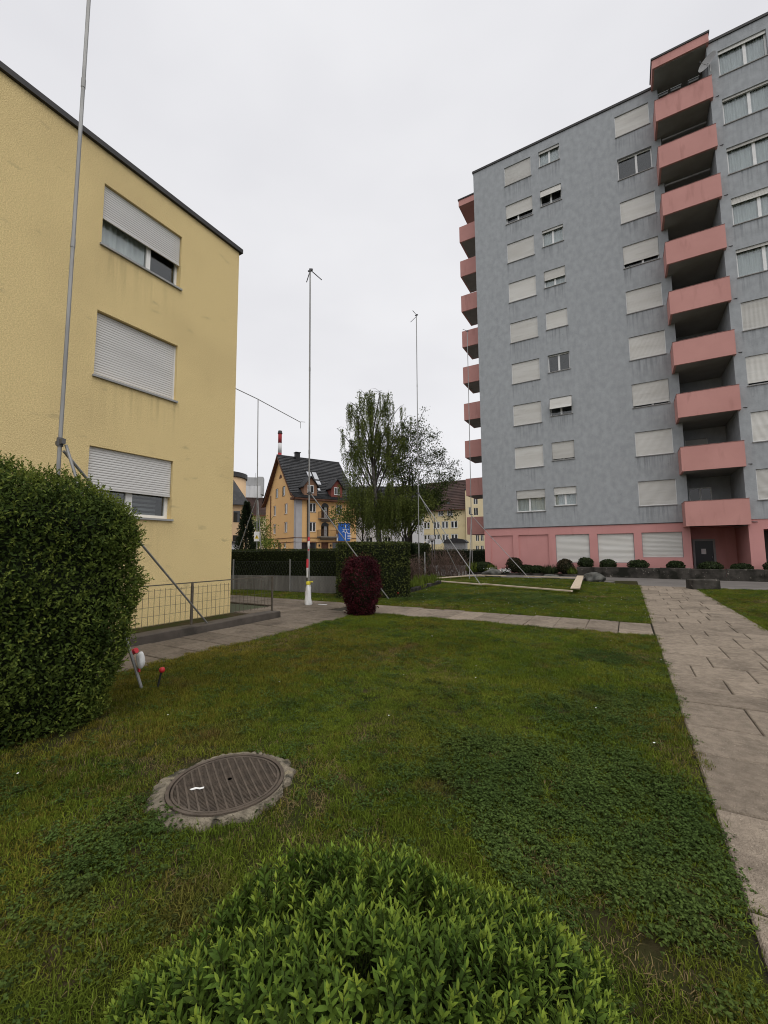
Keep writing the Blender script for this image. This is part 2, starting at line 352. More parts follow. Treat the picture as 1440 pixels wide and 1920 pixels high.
# ------------------------------------------------------------------ facade helpers (canonical frame: x right, y inward, z up)
def wall_panel(x0, x1, z0, z1, holes, depth, mb=None):
    mb = mb or MB()
    xs = sorted({x0, x1}|{h[0] for h in holes}|{h[1] for h in holes}); zs = sorted({z0, z1}|{h[2] for h in holes}|{h[3] for h in holes})
    xs = [x for x in xs if x0-1e-6 <= x <= x1+1e-6]; zs = [z for z in zs if z0-1e-6 <= z <= z1+1e-6]
    for i in range(len(xs)-1):
        for j in range(len(zs)-1):
            cx, cz = (xs[i]+xs[i+1])/2, (zs[j]+zs[j+1])/2
            if any(h[0] < cx < h[1] and h[2] < cz < h[3] for h in holes): continue
            mb.quad((xs[i], 0, zs[j]), (xs[i+1], 0, zs[j]), (xs[i+1], 0, zs[j+1]), (xs[i], 0, zs[j+1]))
    for a, b, c, d in holes:
        dp = depth
        mb.quad((a, 0, c), (a, 0, d), (a, dp, d), (a, dp, c)); mb.quad((b, 0, d), (b, 0, c), (b, dp, c), (b, dp, d))
        mb.quad((a, 0, d), (b, 0, d), (b, dp, d), (a, dp, d)); mb.quad((b, 0, c), (a, 0, c), (a, dp, c), (b, dp, c))
    return mb
_mc = {}
def cached(key, fn):
    if key not in _mc: _mc[key] = fn()
    return _mc[key]
def m_frame(w, h, d, mull, t=.06, mat='frame_white'):
    def f():
        m = MB(); y0, y1 = d, d+.06
        m.box(0, t, y0, y1, 0, h); m.box(w-t, w, y0, y1, 0, h); m.box(t, w-t, y0, y1, 0, t); m.box(t, w-t, y0, y1, h-t, h)
        for u in mull: m.box(u*w-t*.9, u*w+t*.9, y0-.01, y1, t, h-t)
        return m.mesh('window', mat)
    return cached(('fr', w, h, d, tuple(mull), t, mat), f)
def m_pane(w, h, mat):
    return cached(('pn', w, h, mat), lambda: MB().box(0, w, 0, .012, 0, h).mesh('pane', mat))
def m_sill(w, mat, out=.05, d=.14):
    return cached(('sl', w, mat, out, d), lambda: MB().box(-.03, w+.03, -out, d, -.045, -.003).mesh('sill', mat))
def m_blind(w, h, mat, pitch=.052):
    def f():
        n = max(1, int(h/pitch)); V = []; F = []; prof = [(0, 0), (.008, .35), (.008, .7), (0, .93)]
        z = []
        for i in range(n):
            for y, t in prof: z.append((-y, h-(i+t)*h/n))
        z.append((0, 0)); k = len(z)
        for y, zz in z: V += [(0, y, zz), (w, y, zz)]
        for i in range(k-1): F.append((2*i, 2*i+2, 2*i+3, 2*i+1))
        m = MB(); m.add(V, F); m.box(0, w, -.018, .012, -.03, 0); m.quad((0, .012, 0), (w, .012, 0), (w, .012, h), (0, .012, h))
        return m.mesh('roller_blind', mat)
    return cached(('bl', w, round(h, 3), mat, pitch), f)
def m_curtain(w, h):
    def f():
        n = int(w/.035); V = []; F = []
        for i in range(n+1):
            x = i*w/n; y = .02*math.sin(i*1.9)+.012*math.sin(i*.63+1); V += [(x, y, 0), (x+.01*math.sin(i), y*1.4, h)]
        for i in range(n): F.append((2*i, 2*i+2, 2*i+3, 2*i+1))
        return MB().add(V, F).mesh('curtain', 'curtain', True)
    return cached(('cu', round(w, 3), round(h, 3)), f)
class Fac:
    """a facade of a thing: canonical frame placed in the thing's local frame"""
    def __init__(s, root, o, rz): s.root = root; s.o = o; s.rz = rz; s.c = math.cos(rz); s.s = math.sin(rz)
    def loc(s, u, z, y=0): return (s.o[0]+s.c*u-s.s*y, s.o[1]+s.s*u+s.c*y, s.o[2]+z)
    def put(s, name, me, u, z, y=0): return link(name, me, s.root, s.loc(u, z, y), (0, 0, s.rz))
    def part(s, name, mb, mat): return s.put(name, mb.mesh(name, mat), 0, 0)
    def window(s, u0, u1, z0, z1, depth=.16, mull=(.5,), blind=0, tilt=0, cur=0, pane='glass', sill='sill_grey', bmat='blind_white', t=.06, frame='frame_white', bdepth=.07, pitch=.052, cw=1.0):
        w, h = round(u1-u0, 3), round(z1-z0, 3)
        if blind >= 1:
            b = s.put('window', m_blind(w-.02, h-.02, bmat, pitch), u0+.01, z0+.01, bdepth)
            e = cached(('be', w, h, frame), lambda: (MB().box(0, .028, -.02, .05, 0, h).box(w-.028, w, -.02, .05, 0, h).box(.028, w-.028, -.02, .05, 0, .03)).mesh('guide_rail', frame))
            link('guide_rail', e, b, (-.01, 0, -.01))
            if sill: link('sill', m_sill(w, sill), b, (-.01, -bdepth, -.01))
            return b
        f = s.put('window', m_frame(w, h, depth, mull, t, frame), u0, z0)
        us = [0]+list(mull)+[1]
        for a, b in zip(us[:-1], us[1:]):
            pw = (b-a)*w-2*t*.95; link('pane', m_pane(round(pw, 3), round(h-2*t, 3), pane), f, (a*w+t*.95, depth+.025, t))
        if sill: link('sill', m_sill(w, sill), f)
        if cur: link('curtain', m_curtain((w-.1)*cw, h*cur), f, (.05, depth+.075, .04))
        if blind > 0:
            bh = h*blind; o = link('roller_blind', m_blind(w-.02, bh, bmat, pitch), f, (.01, bdepth, h-bh))
            if tilt:
                o.rotation_euler = (-tilt, 0, 0); o.location = (.01, bdepth-math.sin(tilt)*bh, h-math.cos(tilt)*bh)
        return f

# ================================================================== SETTING
def struct(name, mb, mat, label, parent=None):
    o = mb.build(name, mat, parent); setp(o, label, None, None, 'structure'); return o
def sheet(x0, x1, y0, y1, z): return MB().quad((x0, y0, z), (x1, y0, z), (x1, y1, z), (x0, y1, z))
gm = MB(); gm.quad((-900, -300, -.02), (900, -300, -.02), (900, 1500, -.02), (-900, 1500, -.02))
struct('ground', gm, 'ground_mat', 'wide flat ground reaching to the horizon')
# lawn soil beds (slightly uneven sheets under the grass)
def soil_sheet(name, x0, x1, y0, y1, label, hole=None):
    n = int((x1-x0)/.25); k = int((y1-y0)/.25); xs = np.linspace(x0, x1, n+1); ys = np.linspace(y0, y1, k+1)
    X, Y = np.meshgrid(xs, ys, indexing='ij'); Z = .004+.018*vnoise(X, Y, 1.1)+.01*vnoise(X, Y, 3.7)
    V = np.stack([X, Y, Z], -1).reshape(-1, 3); i = np.arange(n)[:, None]*(k+1)+np.arange(k)[None, :]; i = i.reshape(-1, 1)
    F = i+np.array([[0, k+1, k+2, 1]])
    o = link(name, npmesh(name, V, F, 'soil', True)); setp(o, label, None, None, 'structure'); return o
soil_sheet('lawn', -5.85, .36, -2.5, 9.05, 'near lawn soil with manhole and bush')
soil_sheet('lawn', -9.6, .36, 10.5, 20.9, 'lawn soil behind the cross path inside and around the timber boards')
soil_sheet('lawn', 2.25, 14, 3, 20.6, 'lawn soil to the right of the paved path')
soil_sheet('lawn', -18, -7.2, 10.5, 12.6, 'narrow lawn strip soil in front of the concrete wall')
soil_sheet('lawn', -9.6, .36, 20.9, 23.9, 'outer lawn edge soil beside the asphalt lane').location.z = -.006
# asphalt lane
rd = MB(); rd.add([(-60, 23.9, .004), (-9.6, 23.9, .004), (-2.2, 23.9, .004), (-.2, 21.6, .004), (.36, 20.9, .004), (2.25, 20.6, .004), (60, 20.6, .004), (60, 27.5, .004), (-8, 27.5, .004), (-9.4, 29, .004), (-9.4, 70, .004), (-60, 70, .004)], [tuple(range(12))])
struct('road', rd, 'asphalt', 'grey asphalt lane in front of the pink ground floor')
# paths with single slabs
def slab_mesh(w, d, mat):
    w, d = round(w, 2), round(d, 2)
    return cached(('slab', w, d, mat), lambda: MB().cbox(-w/2+.005, w/2-.005, -d/2+.010, d/2-.010, -.05, 0, .010).mesh('slab', mat))
def slab(parent, x0, x1, y0, y1, z=.036, mat='slab'):
    w, d = x1-x0, y1-y0; big = max(w, d)
    o = link('slab', slab_mesh(w, d, mat), parent, ((x0+x1)/2, (y0+y1)/2, z+random.uniform(-.004, .004)),
             (random.gauss(0, .007), random.gauss(0, .007), random.gauss(0, .004)))
    return o
p_main = struct('path', sheet(.36, 2.25, -1, 20.9, .008), 'joint_soil', 'wide slab path running to the asphalt lane on the right')
rows = [-.3, .6, 1.55, 2.49, 3.32, 4.12, 4.72, 5.40, 5.86, 6.46, 7.05, 7.66, 8.55]
while rows[-1] < 20.2: rows.append(rows[-1]+random.choice([.6, .62, .85, .9, .62]))
rows[-1] = 20.88
for k, (y, y2) in enumerate(zip(rows[:-1], rows[1:])):
    cuts = [[.53, 1.12], [.8, 1.4], [.53, 1.3], [.29, .87, 1.4], [.54, 1.14], [.8, 1.2]][k % 6] if y > 4.7 else ([1.02] if k % 2 else [.85, 1.45])
    e = [0]+[c+random.uniform(-.03, .03) for c in cuts]+[1.87]
    for a, b in zip(e[:-1], e[1:]): slab(p_main, .37+a, .37+b, y, y2)
p_cross = struct('path', sheet(-7.0, .355, 9.05, 10.48, .008), 'joint_soil', 'single row slab path crossing the lawn from shrub to main path')
x = .35
while x > -6.2:
    if x > .3: slab(p_cross, x-.57, x, 9.55, 10.46); slab(p_cross, x-.57, x, 9.06, 9.54)
    else: slab(p_cross, x-.575, x, 9.06, 10.46)
    x -= .575
p_left = struct('path', sheet(-7.22, -5.86, -2, 9.04, .008), 'joint_soil', 'slab path beside the concrete kerb of the yellow building')
y = -.55; k = 0
while y < 8.9:
    d = min(.545, 9.04-y); c = [-6.46, -6.55, -6.46, -6.72][k % 4]
    slab(p_left, -7.21, c, y, y+d, mat='slab_shaded'); slab(p_left, c, -5.87, y, y+d, mat='slab_shaded'); y += .545; k += 1
p_pl = struct('path', sheet(-14.5, -7.005, 9.06, 10.48, .007), 'joint_soil', 'slab path around the far corner of the yellow building')
for i in range(13):
    x = -6.98-(i+1)*.575
    for j, (a, b) in enumerate(((9.06, 9.53), (9.53, 10.0), (10.0, 10.47))): slab(p_pl, x, x+.575, a, b, mat='slab_shaded')
p_in = struct('path', sheet(-9.0, -7.225, 7.56, 9.055, .006), 'joint_soil', 'small slab area between kerb end and cross path')
for i in range(3):
    for j in range(3): slab(p_in, -8.97+i*.58, -8.97+(i+1)*.58, 7.58+j*.49, 7.58+(j+1)*.49, mat='slab_shaded')
struct('gravel_strip', sheet(-9.0, -7.56, -2, 7.55, .012), 'soil', 'bare soil strip between kerb and yellow wall')

# ================================================================== YELLOW BUILDING
def yellow_building():
    r = empty('apartment_building', (-9, 7.5, 0), 0, 'yellow rendered three storey apartment house with white roller blinds at left', 'building')
    F = Fac(r, (0, -22.5, 0), R(90))          # u = Y + 15
    holes = []; U0, U1 = 19.03, 20.78
    zs = [(2.35, 3.70), (5.14, 6.50), (7.93, 9.27)]
    cols = [(U0, U1), (U0-5.2, U1-5.2), (U0-10.4, U1-10.4)]
    for u0, u1 in cols:
        for a, b in zs: holes.append((u0, u1, a, b))
    m = wall_panel(0, 22.5, -.05, 9.98, holes, .22)
    m.quad((22.5, 0, -.05), (22.5, 11, -.05), (22.5, 11, 9.98), (22.5, 0, 9.98)); m.quad((0, 11, -.05), (0, 0, -.05), (0, 0, 9.98), (0, 11, 9.98))
    m.quad((22.5, 11, -.05), (0, 11, -.05), (0, 11, 9.98), (22.5, 11, 9.98))
    F.part('wall', m, 'yellow_render')
    F.part('roof_edge', MB().box(-.06, 22.58, -.07, 11.06, 9.983, 10.10), 'fascia_dark')
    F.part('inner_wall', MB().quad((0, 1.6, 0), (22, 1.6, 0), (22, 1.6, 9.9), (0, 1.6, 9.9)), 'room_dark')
    for i, (u0, u1) in enumerate(cols):
        F.window(u0, u1, *zs[0], blind=.60 if i == 0 else .8, bmat='blind_grey', sill='frame_grey', t=.075, pitch=.05)
        F.window(u0, u1, *zs[1], blind=1, bmat='blind_grey', sill='frame_grey', pitch=.05, bdepth=.10)
        w = F.window(u0, u1, *zs[2], blind=.53, bmat='blind_grey', sill='frame_grey', t=.05, pitch=.05, cur=.55, cw=.56, mull=(.6,))
    # grey slats of an inner blind seen through the lowest window
    ib = MB()
    for i in range(6): ib.box(19.12, 20.7, .5, .52, 2.45+i*.1, 2.50+i*.1)
    F.part('inner_blind', ib, 'frame_grey')
yellow_building()

# kerb and wire fence beside it
kb = empty('kerb_wall', (-7.4, 7.5, 0), 0, 'low dark concrete kerb along the yellow building under the wire fence', 'kerb')
km = MB((-7.4, 7.5, 0))
ys = np.linspace(-2, 7.52, 40)
V = []; Fq = []
for yy in ys:
    top = .175+.006*math.sin(yy*3)
    V += [(-7.56, yy, -.02), (-7.56, yy, top), (-7.265, yy, top), (-7.25, yy, top-.015), (-7.24, yy, -.02)]
for i in range(len(ys)-1):
    for j in range(4): Fq.append((i*5+j, i*5+j+1, (i+1)*5+j+1, (i+1)*5+j))
Fq += [(0, 4, 3, 2, 1), tuple((len(ys)-1)*5+j for j in range(5))]
km.add(V, Fq); km.build('kerb_body', 'kerb_concrete', kb)
wf = empty('wire_fence', (-7.47, 7.5, .17), 0, 'rusty wire mesh fence on the kerb in front of the yellow wall', 'fence')
o7 = (-7.47, 7.5, .17)
MB(o7).box(-7.482, -7.458, -1, 7.50, .985, 1.005).build('top_rail', 'wire', wf)
for yy in (7.46, 5.30, 3.14, .98):
    MB(o7).box(-7.486, -7.454, yy-.018, yy+.018, .16, .984).build('post', 'wire', wf)
for a, b in ((5.33, 7.43), (3.17, 5.27), (1.01, 3.11)):
    m = MB(o7); n = 21
    for i in range(n):
        yy = a+(b-a)*i/(n-1); m.tube([(-7.47, yy, .26), (-7.47, yy, .93)], .0038, 4, False)
    for zz in (.29, .45, .61, .77, .9): m.tube([(-7.464, a, zz), (-7.464, b, zz)], .0038, 4, False)
    m.build('mesh_panel', 'wire', wf)

# ================================================================== GREY TOWER
def grey_tower():
    r = empty('apartment_tower', (-8.37, 28, 0), 0, 'ten storey grey apartment tower with pink balconies and pink ground floor', 'building')
    ox = 8.37
    F = Fac(r, (ox, 0, 0), 0)                     # u = world X, y inward from Y=28
    FR = Fac(r, (ox, -1.1, 0), 0)                 # right block, front at Y=26.9
    Z = lambda k: 2.9*(k-1)
    A, B, Cc, Dc = (-6.12, -4.32), (-3.80, -2.49), (.76, 2.57), (5.74, 7.74)
    holes = []
    for k in range(1, 10):
        holes += [(*A, 4.04+Z(k), 5.45+Z(k)), (*B, 4.32+Z(k), 5.48+Z(k)), (*Cc, 4.03+Z(k), 5.45+Z(k))]
    F.part('wall', wall_panel(-8.37, 3.06, 3.0, 29.35, holes, .2), 'grey_render')
    e = MB()
    e.quad((-8.37, 16, 3.0), (-8.37, 0, 3.0), (-8.37, 0, 29.35), (-8.37, 16, 29.35)); e.quad((14, 16, 0), (-8.37, 16, 0), (-8.37, 16, 29.35), (14, 16, 29.35))
    F.part('end_wall', e, 'grey_render')
    e2 = MB(); e2.quad((-8.33, 16, 0), (-8.33, .0, 0), (-8.33, .0, 3.0), (-8.33, 16, 3.0)); F.part('end_wall', e2, 'pink_paint')
    hR = []
    D2 = (9.4, 11.4)
    for k in range(1, 10):
        for c in (Dc, D2): hR.append((*c, 3.95+Z(k), 5.47+Z(k)))
    mr = wall_panel(5.28, 14, 3.0, 29.35, hR, .2)
    mr.quad((5.28, 0, 3.0), (5.28, 0, 29.35), (5.28, 3.0, 29.35), (5.28, 3.0, 3.0)); mr.quad((14, 0, 0), (14, 16, 0), (14, 16, 29.35), (14, 0, 29.35))
    FR.part('wall', mr, 'grey_render')
    # roof edges
    rf = MB(); rf.box(-8.43, 3.06, -.06, 16.06, 29.353, 29.5); F.part('roof_edge', rf, 'fascia_dark')
    FR.part('roof_edge', MB().box(5.28, 14.06, -.06, 16, 29.353, 29.5), 'fascia_dark')
    F.part('roof', MB().quad((-8.3, .1, 29.4), (14, .1, 29.4), (14, 16, 29.4), (-8.3, 16, 29.4)), 'fascia_dark')
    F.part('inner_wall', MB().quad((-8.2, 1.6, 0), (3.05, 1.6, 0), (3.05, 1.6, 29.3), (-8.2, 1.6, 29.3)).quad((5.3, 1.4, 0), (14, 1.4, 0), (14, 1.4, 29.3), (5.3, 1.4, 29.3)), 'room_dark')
    # window states from top to bottom
    sA = {9: 1, 8: .66, 7: 1, 6: 1, 5: 1, 4: 1, 3: 1, 2: 1, 1: .36}
    sB = {9: .12, 8: .5, 7: .1, 6: .52, 5: 1, 4: 0, 3: .72, 2: .9, 1: .37}
    sC = {9: 1, 8: 0, 7: 1, 6: .78, 5: 1, 4: 1, 3: .9, 2: 1, 1: 1}
    sD = {9: .1, 8: .06, 7: .08, 6: .2, 5: .08, 4: 1, 3: .9, 2: 1, 1: 1}
    for k in range(1, 10):
        F.window(*A, 4.04+Z(k), 5.45+Z(k), blind=sA[k], cur=.9 if k == 1 else 0, mull=(.45,))
        F.window(*B, 4.32+Z(k), 5.48+Z(k), blind=sB[k], cur=.92 if k in (9, 7, 6, 1) else 0, tilt=.32 if k == 8 else (.42 if k == 3 else 0))
        F.window(*Cc, 4.03+Z(k), 5.45+Z(k), blind=sC[k], mull=(.55,))
        FR.window(*Dc, 3.95+Z(k), 5.47+Z(k), blind=sD[k], cur=.9 if k in (9, 8, 7, 6, 5) else 0, mull=(.56,), t=.075)
        FR.window(*D2, 3.95+Z(k), 5.47+Z(k), blind=1)
    # pink ground floor of the left wing
    G = [(-7.93, -6.45, .3, 2.52), (-6.09, -4.24, .3, 2.53), (-3.83, -1.92, .76, 2.50), (-1.48, .39, .77, 2.48), (.78, 2.69, 1.09, 2.50)]
    m = wall_panel(-8.33, 3.06, -.05, 2.998, G, .1); m2 = MB()
    for v in m.v: m2.v.append((v[0], v[1]+.035, v[2]))
    m2.f = m.f; F.part('ground_floor_wall', m2, 'pink_paint')
    for g in G[:2]: F.part('recessed_panel', MB().box(g[0], g[1], .11, .16, g[2], g[3]), 'pink_paint')
    for g in G[2:]:
        m_ = F.window(*g, blind=1, bdepth=.13, sill=None, frame='frame_grey', pitch=.07)
    F.part('ground_floor_lip', MB().box(-8.375, 3.06, -.012, .05, 3.0, 3.03), 'fascia_dark')
    # balcony recess
    hb = []
    for k in range(1, 10):
        hb.append((3.35, 4.42, 2.95+Z(k), 5.1+Z(k)))
    RB = Fac(r, (ox, 2.1, 0), 0)
    RB.part('recess_wall', wall_panel(3.0, 5.4, 2.7, 29.3, hb, .1), 'grey_render')
    F.part('recess_wall', MB().quad((3.06, 0, 2.7), (3.06, 2.1, 2.7), (3.06, 2.1, 29.35), (3.06, 0, 29.35)).quad((5.279, 2.1, 2.7), (5.279, -1.0, 2.7), (5.279, -1.0, 29.35), (5.279, 2.1, 29.35)), 'grey_render')
    for k in range(1, 10):
        if k in (2, 3, 6): RB.window(3.35, 4.42, 2.95+Z(k), 5.1+Z(k), blind=1, sill=None)
        else: RB.window(3.35, 4.42, 2.95+Z(k), 5.1+Z(k), sill=None, depth=.02, pane='dark_glass')
        b = MB(); zb = 2.76+Z(k); x0, x1 = 2.75, 5.36; y0 = -1.35
        b.box(x0, x1, y0, y0+.11, zb-.03, zb+1.26); b.box(x0, x0+.11, y0+.11, -.003, zb-.03, zb+1.26); b.box(x1-.11, x1, y0+.11, -1.104, zb-.03, zb+1.26)
        bo = F.part('balcony', b, 'balcony_pink')
        s_ = MB(); s_.box(x0+.11, x1-.11, y0+.11, -.003, zb+.02, zb+.16); s_.box(3.065, 5.272, -.003, 2.09, zb+.02, zb+.16)
        link('floor_slab', s_.mesh('floor_slab', 'soffit'), bo)
        c_ = MB(); c_.box(x0-.012, x1+.012, y0-.012, y0+.122, zb+1.262, zb+1.285); c_.box(x0-.012, x0+.122, y0+.122, -.004, zb+1.262, zb+1.285)
        link('coping', c_.mesh('coping', 'coping_dirty'), bo)
        d_ = MB(); d_.tube([(x1+.0, y0+.3, zb+.12), (x1+.28, y0+.22, zb+.09)], .022, 6); link('drain_spout', d_.mesh('drain_spout', 'steel_dark'), bo)
        if k in (7, 8):
            rr = MB(); rr.box(3.1, 5.2, -.1, -.02, zb+2.62, zb+2.70); link('awning_case', rr.mesh('awning_case', 'frame_grey'), bo)
    # canopy over the top balcony
    cp = F.part('balcony_canopy', MB().box(2.75, 5.36, -1.40, -.003, 29.22, 29.74), 'balcony_pink')
    F.part('recess_ceiling', MB().box(3.065, 5.275, 0, 2.09, 29.22, 29.345), 'soffit')
    link('canopy_edge', MB().box(2.70, 5.41, -1.45, .05, 29.742, 29.85).mesh('canopy_edge', 'fascia_dark'), cp)
    link('canopy_soffit', MB().box(2.86, 5.25, -1.30, -.01, 29.19, 29.217).mesh('canopy_soffit', 'soffit'), cp)
    # entrance and pink right pillar
    en = MB(); en.quad((3.06, .035, -.05), (3.06, 2.0, -.05), (3.06, 2.0, 2.75), (3.06, .035, 2.75)); en.quad((3.06, 2.0, -.05), (5.3, 2.0, -.05), (5.3, 2.0, 2.75), (3.06, 2.0, 2.75))
    en.quad((5.3, 2.0, -.05), (5.3, -1.06, -.05), (5.3, -1.06, 2.998), (5.3, 2.0, 2.998)); F.part('entrance_wall', en, 'pink_paint')
    F.part('entrance_ceiling', MB().quad((3.0, -.003, 2.74), (3.0, 2.0, 2.74), (5.3, 2.0, 2.74), (5.3, -.003, 2.74)), 'pink_paint')
    d = F.part('door', MB().box(3.42, 4.26, 1.93, 1.97, 0, 2.0), 'door_dark')
    link('door_frame', MB().box(3.32, 3.42, 1.90, 1.99, 0, 2.10).box(4.26, 4.36, 1.90, 1.99, 0, 2.10).box(3.42, 4.26, 1.90, 1.99, 2.0, 2.10).mesh('door_frame', 'frame_grey'), d)
    link('notice', MB().box(3.70, 3.92, 1.915, 1.928, 1.25, 1.55).mesh('notice', 'sign_white'), d)
    link('handle', MB().tube([(4.2, 1.90, 1.0), (4.2, 1.90, 1.14)], .015, 6).mesh('handle', 'steel'), d)
    FR.part('ground_floor_wall', wall_panel(5.28, 14, -.05, 2.998, [(5.84, 9.2, -.04, 2.5), (9.7, 13.4, -.04, 2.5)], 2.6, ), 'pink_paint').location.y += .035
    FR.part('recess_wall', MB().quad((5.5, 2.6, -.05), (13.6, 2.6, -.05), (13.6, 2.6, 2.7), (5.5, 2.6, 2.7)), 'pink_paint')
    # balconies on the west side
    W = Fac(r, (ox, 0, 0), 0)
    for k in range(1, 11):
        zb = 2.76+Z(k); b = MB(); x0, x1, y0, y1 = -10.2, -8.373, 1.9, 4.3
        if k == 10:
            bo = W.part('balcony_canopy', MB().box(x0, x1, y0, y1, 29.0, 29.5), 'balcony_pink'); link('canopy_edge', MB().box(x0-.05, x1, y0-.05, y1+.05, 29.502, 29.6).mesh('canopy_edge', 'fascia_dark'), bo); continue
        b.box(x0, x1, y0, y0+.1, zb-.03, zb+1.26); b.box(x0, x1, y1-.1, y1, zb-.03, zb+1.26); b.box(x0, x0+.1, y0+.1, y1-.1, zb-.03, zb+1.26)
        bo = W.part('balcony', b, 'balcony_pink')
        link('floor_slab', MB().box(x0+.1, x1, y0+.1, y1-.1, zb-.02, zb+.14).mesh('floor_slab', 'soffit'), bo)
        link('drain_spout', MB().tube([(x1-.5, y1-.3, zb-.02), (x1-.5, y1-.3, zb-.14)], .03, 6).mesh('drain_spout', 'steel_dark'), bo)
grey_tower()

# things on the topmost balcony
def dish():
    r = empty('satellite_dish', (5.3, 26.55, 27.3), 0, 'round grey satellite dish on the topmost balcony of the tower', 'satellite dish')
    rim = []; m = MB(); n = 20; V = [(0, .10, 0)]; Fq = []
    for j, (rad, dep) in enumerate(((.2, .08), (.36, .035), (.45, 0))):
        for i in range(n): V.append((rad*math.cos(2*math.pi*i/n), dep, rad*1.05*math.sin(2*math.pi*i/n)))
    for i in range(n):
        Fq.append((0, 1+i, 1+(i+1) % n))
        for j in (0, 1): Fq.append((1+j*n+i, 1+(j+1)*n+i, 1+(j+1)*n+(i+1) % n, 1+j*n+(i+1) % n))
    m.add(V, Fq); o = m.build('reflector', 'frame_grey', r, (-.1, 0, .72), (R(-16), 0, R(-39)), True)
    MB().tube([(0, 0, .03), (0, 0, .5), (-.08, .05, .68)], .022, 8).build('mast', 'steel', r)
    MB().tube([(-.05, .05, .5), (-.45, -.25, .6)], .012, 6).build('arm', 'steel', r)
    MB().lathe([(.03, 0), (.035, .09), (.02, .1)], (-.45, -.25, .57), 8).build('receiver', 'black_rubber', r)
dish()
for i, x in enumerate((2.95, 3.55, 4.35)):
    r = empty('flower_box', (x, 26.58, 27.25), 0, ['leftmost grey flower box hanging on the topmost balcony', 'middle grey flower box hanging on the topmost balcony', 'grey flower box nearest the satellite dish on the topmost balcony'][i], 'flower box', 'flower boxes on the topmost balcony')
    m = MB(); m.prism([(0, .0), (.42, .0), (.46, .2), (-.04, .2)], -.02, .15, 'y'); m.build('trough', 'trough_grey', r)
    MB().box(-.05, .47, -.05, -.021, .13, .16).build('bracket', 'steel_dark', r); MB().box(-.02, .44, 0, .13, .201, .215).build('earth', 'soil', r)
    P = RNG.random((60, 3))*[.44, .13, .05]+[0, 0, .2]; V, Fq = leaves(P, rvec(60)+[0, 0, 1], rvec(60), .08, .03); link('plant', npmesh('plant', V, Fq, 'shrub_leaf'), r)

# ================================================================== ORANGE HOUSE (local frame: x along eave, y along gable)
def courses(mb, p0, p1, xa, xb, n, step=.06):
    """stepped roof courses from (y,z) p0 (eave) up to p1 (ridge), between x = xa and xb"""
    for i in range(n):
        a = [p0[j]+(p1[j]-p0[j])*i/n for j in (0, 1)]; b = [p0[j]+(p1[j]-p0[j])*(i+1)/n for j in (0, 1)]
        dy, dz = p1[0]-p0[0], p1[1]-p0[1]; L = math.hypot(dy, dz); ny, nz = (-dz/L, dy/L) if dy > 0 else (dz/L, -dy/L)
        lo = (a[0]+ny*step*1.6, a[1]+nz*step*1.6)
        mb.quad((xa, lo[0], lo[1]), (xb, lo[0], lo[1]), (xb, b[0]+ny*.004, b[1]+nz*.004), (xa, b[0]+ny*.004, b[1]+nz*.004))
        mb.quad((xa, a[0], a[1]), (xb, a[0], a[1]), (xb, lo[0], lo[1]), (xa, lo[0], lo[1]))
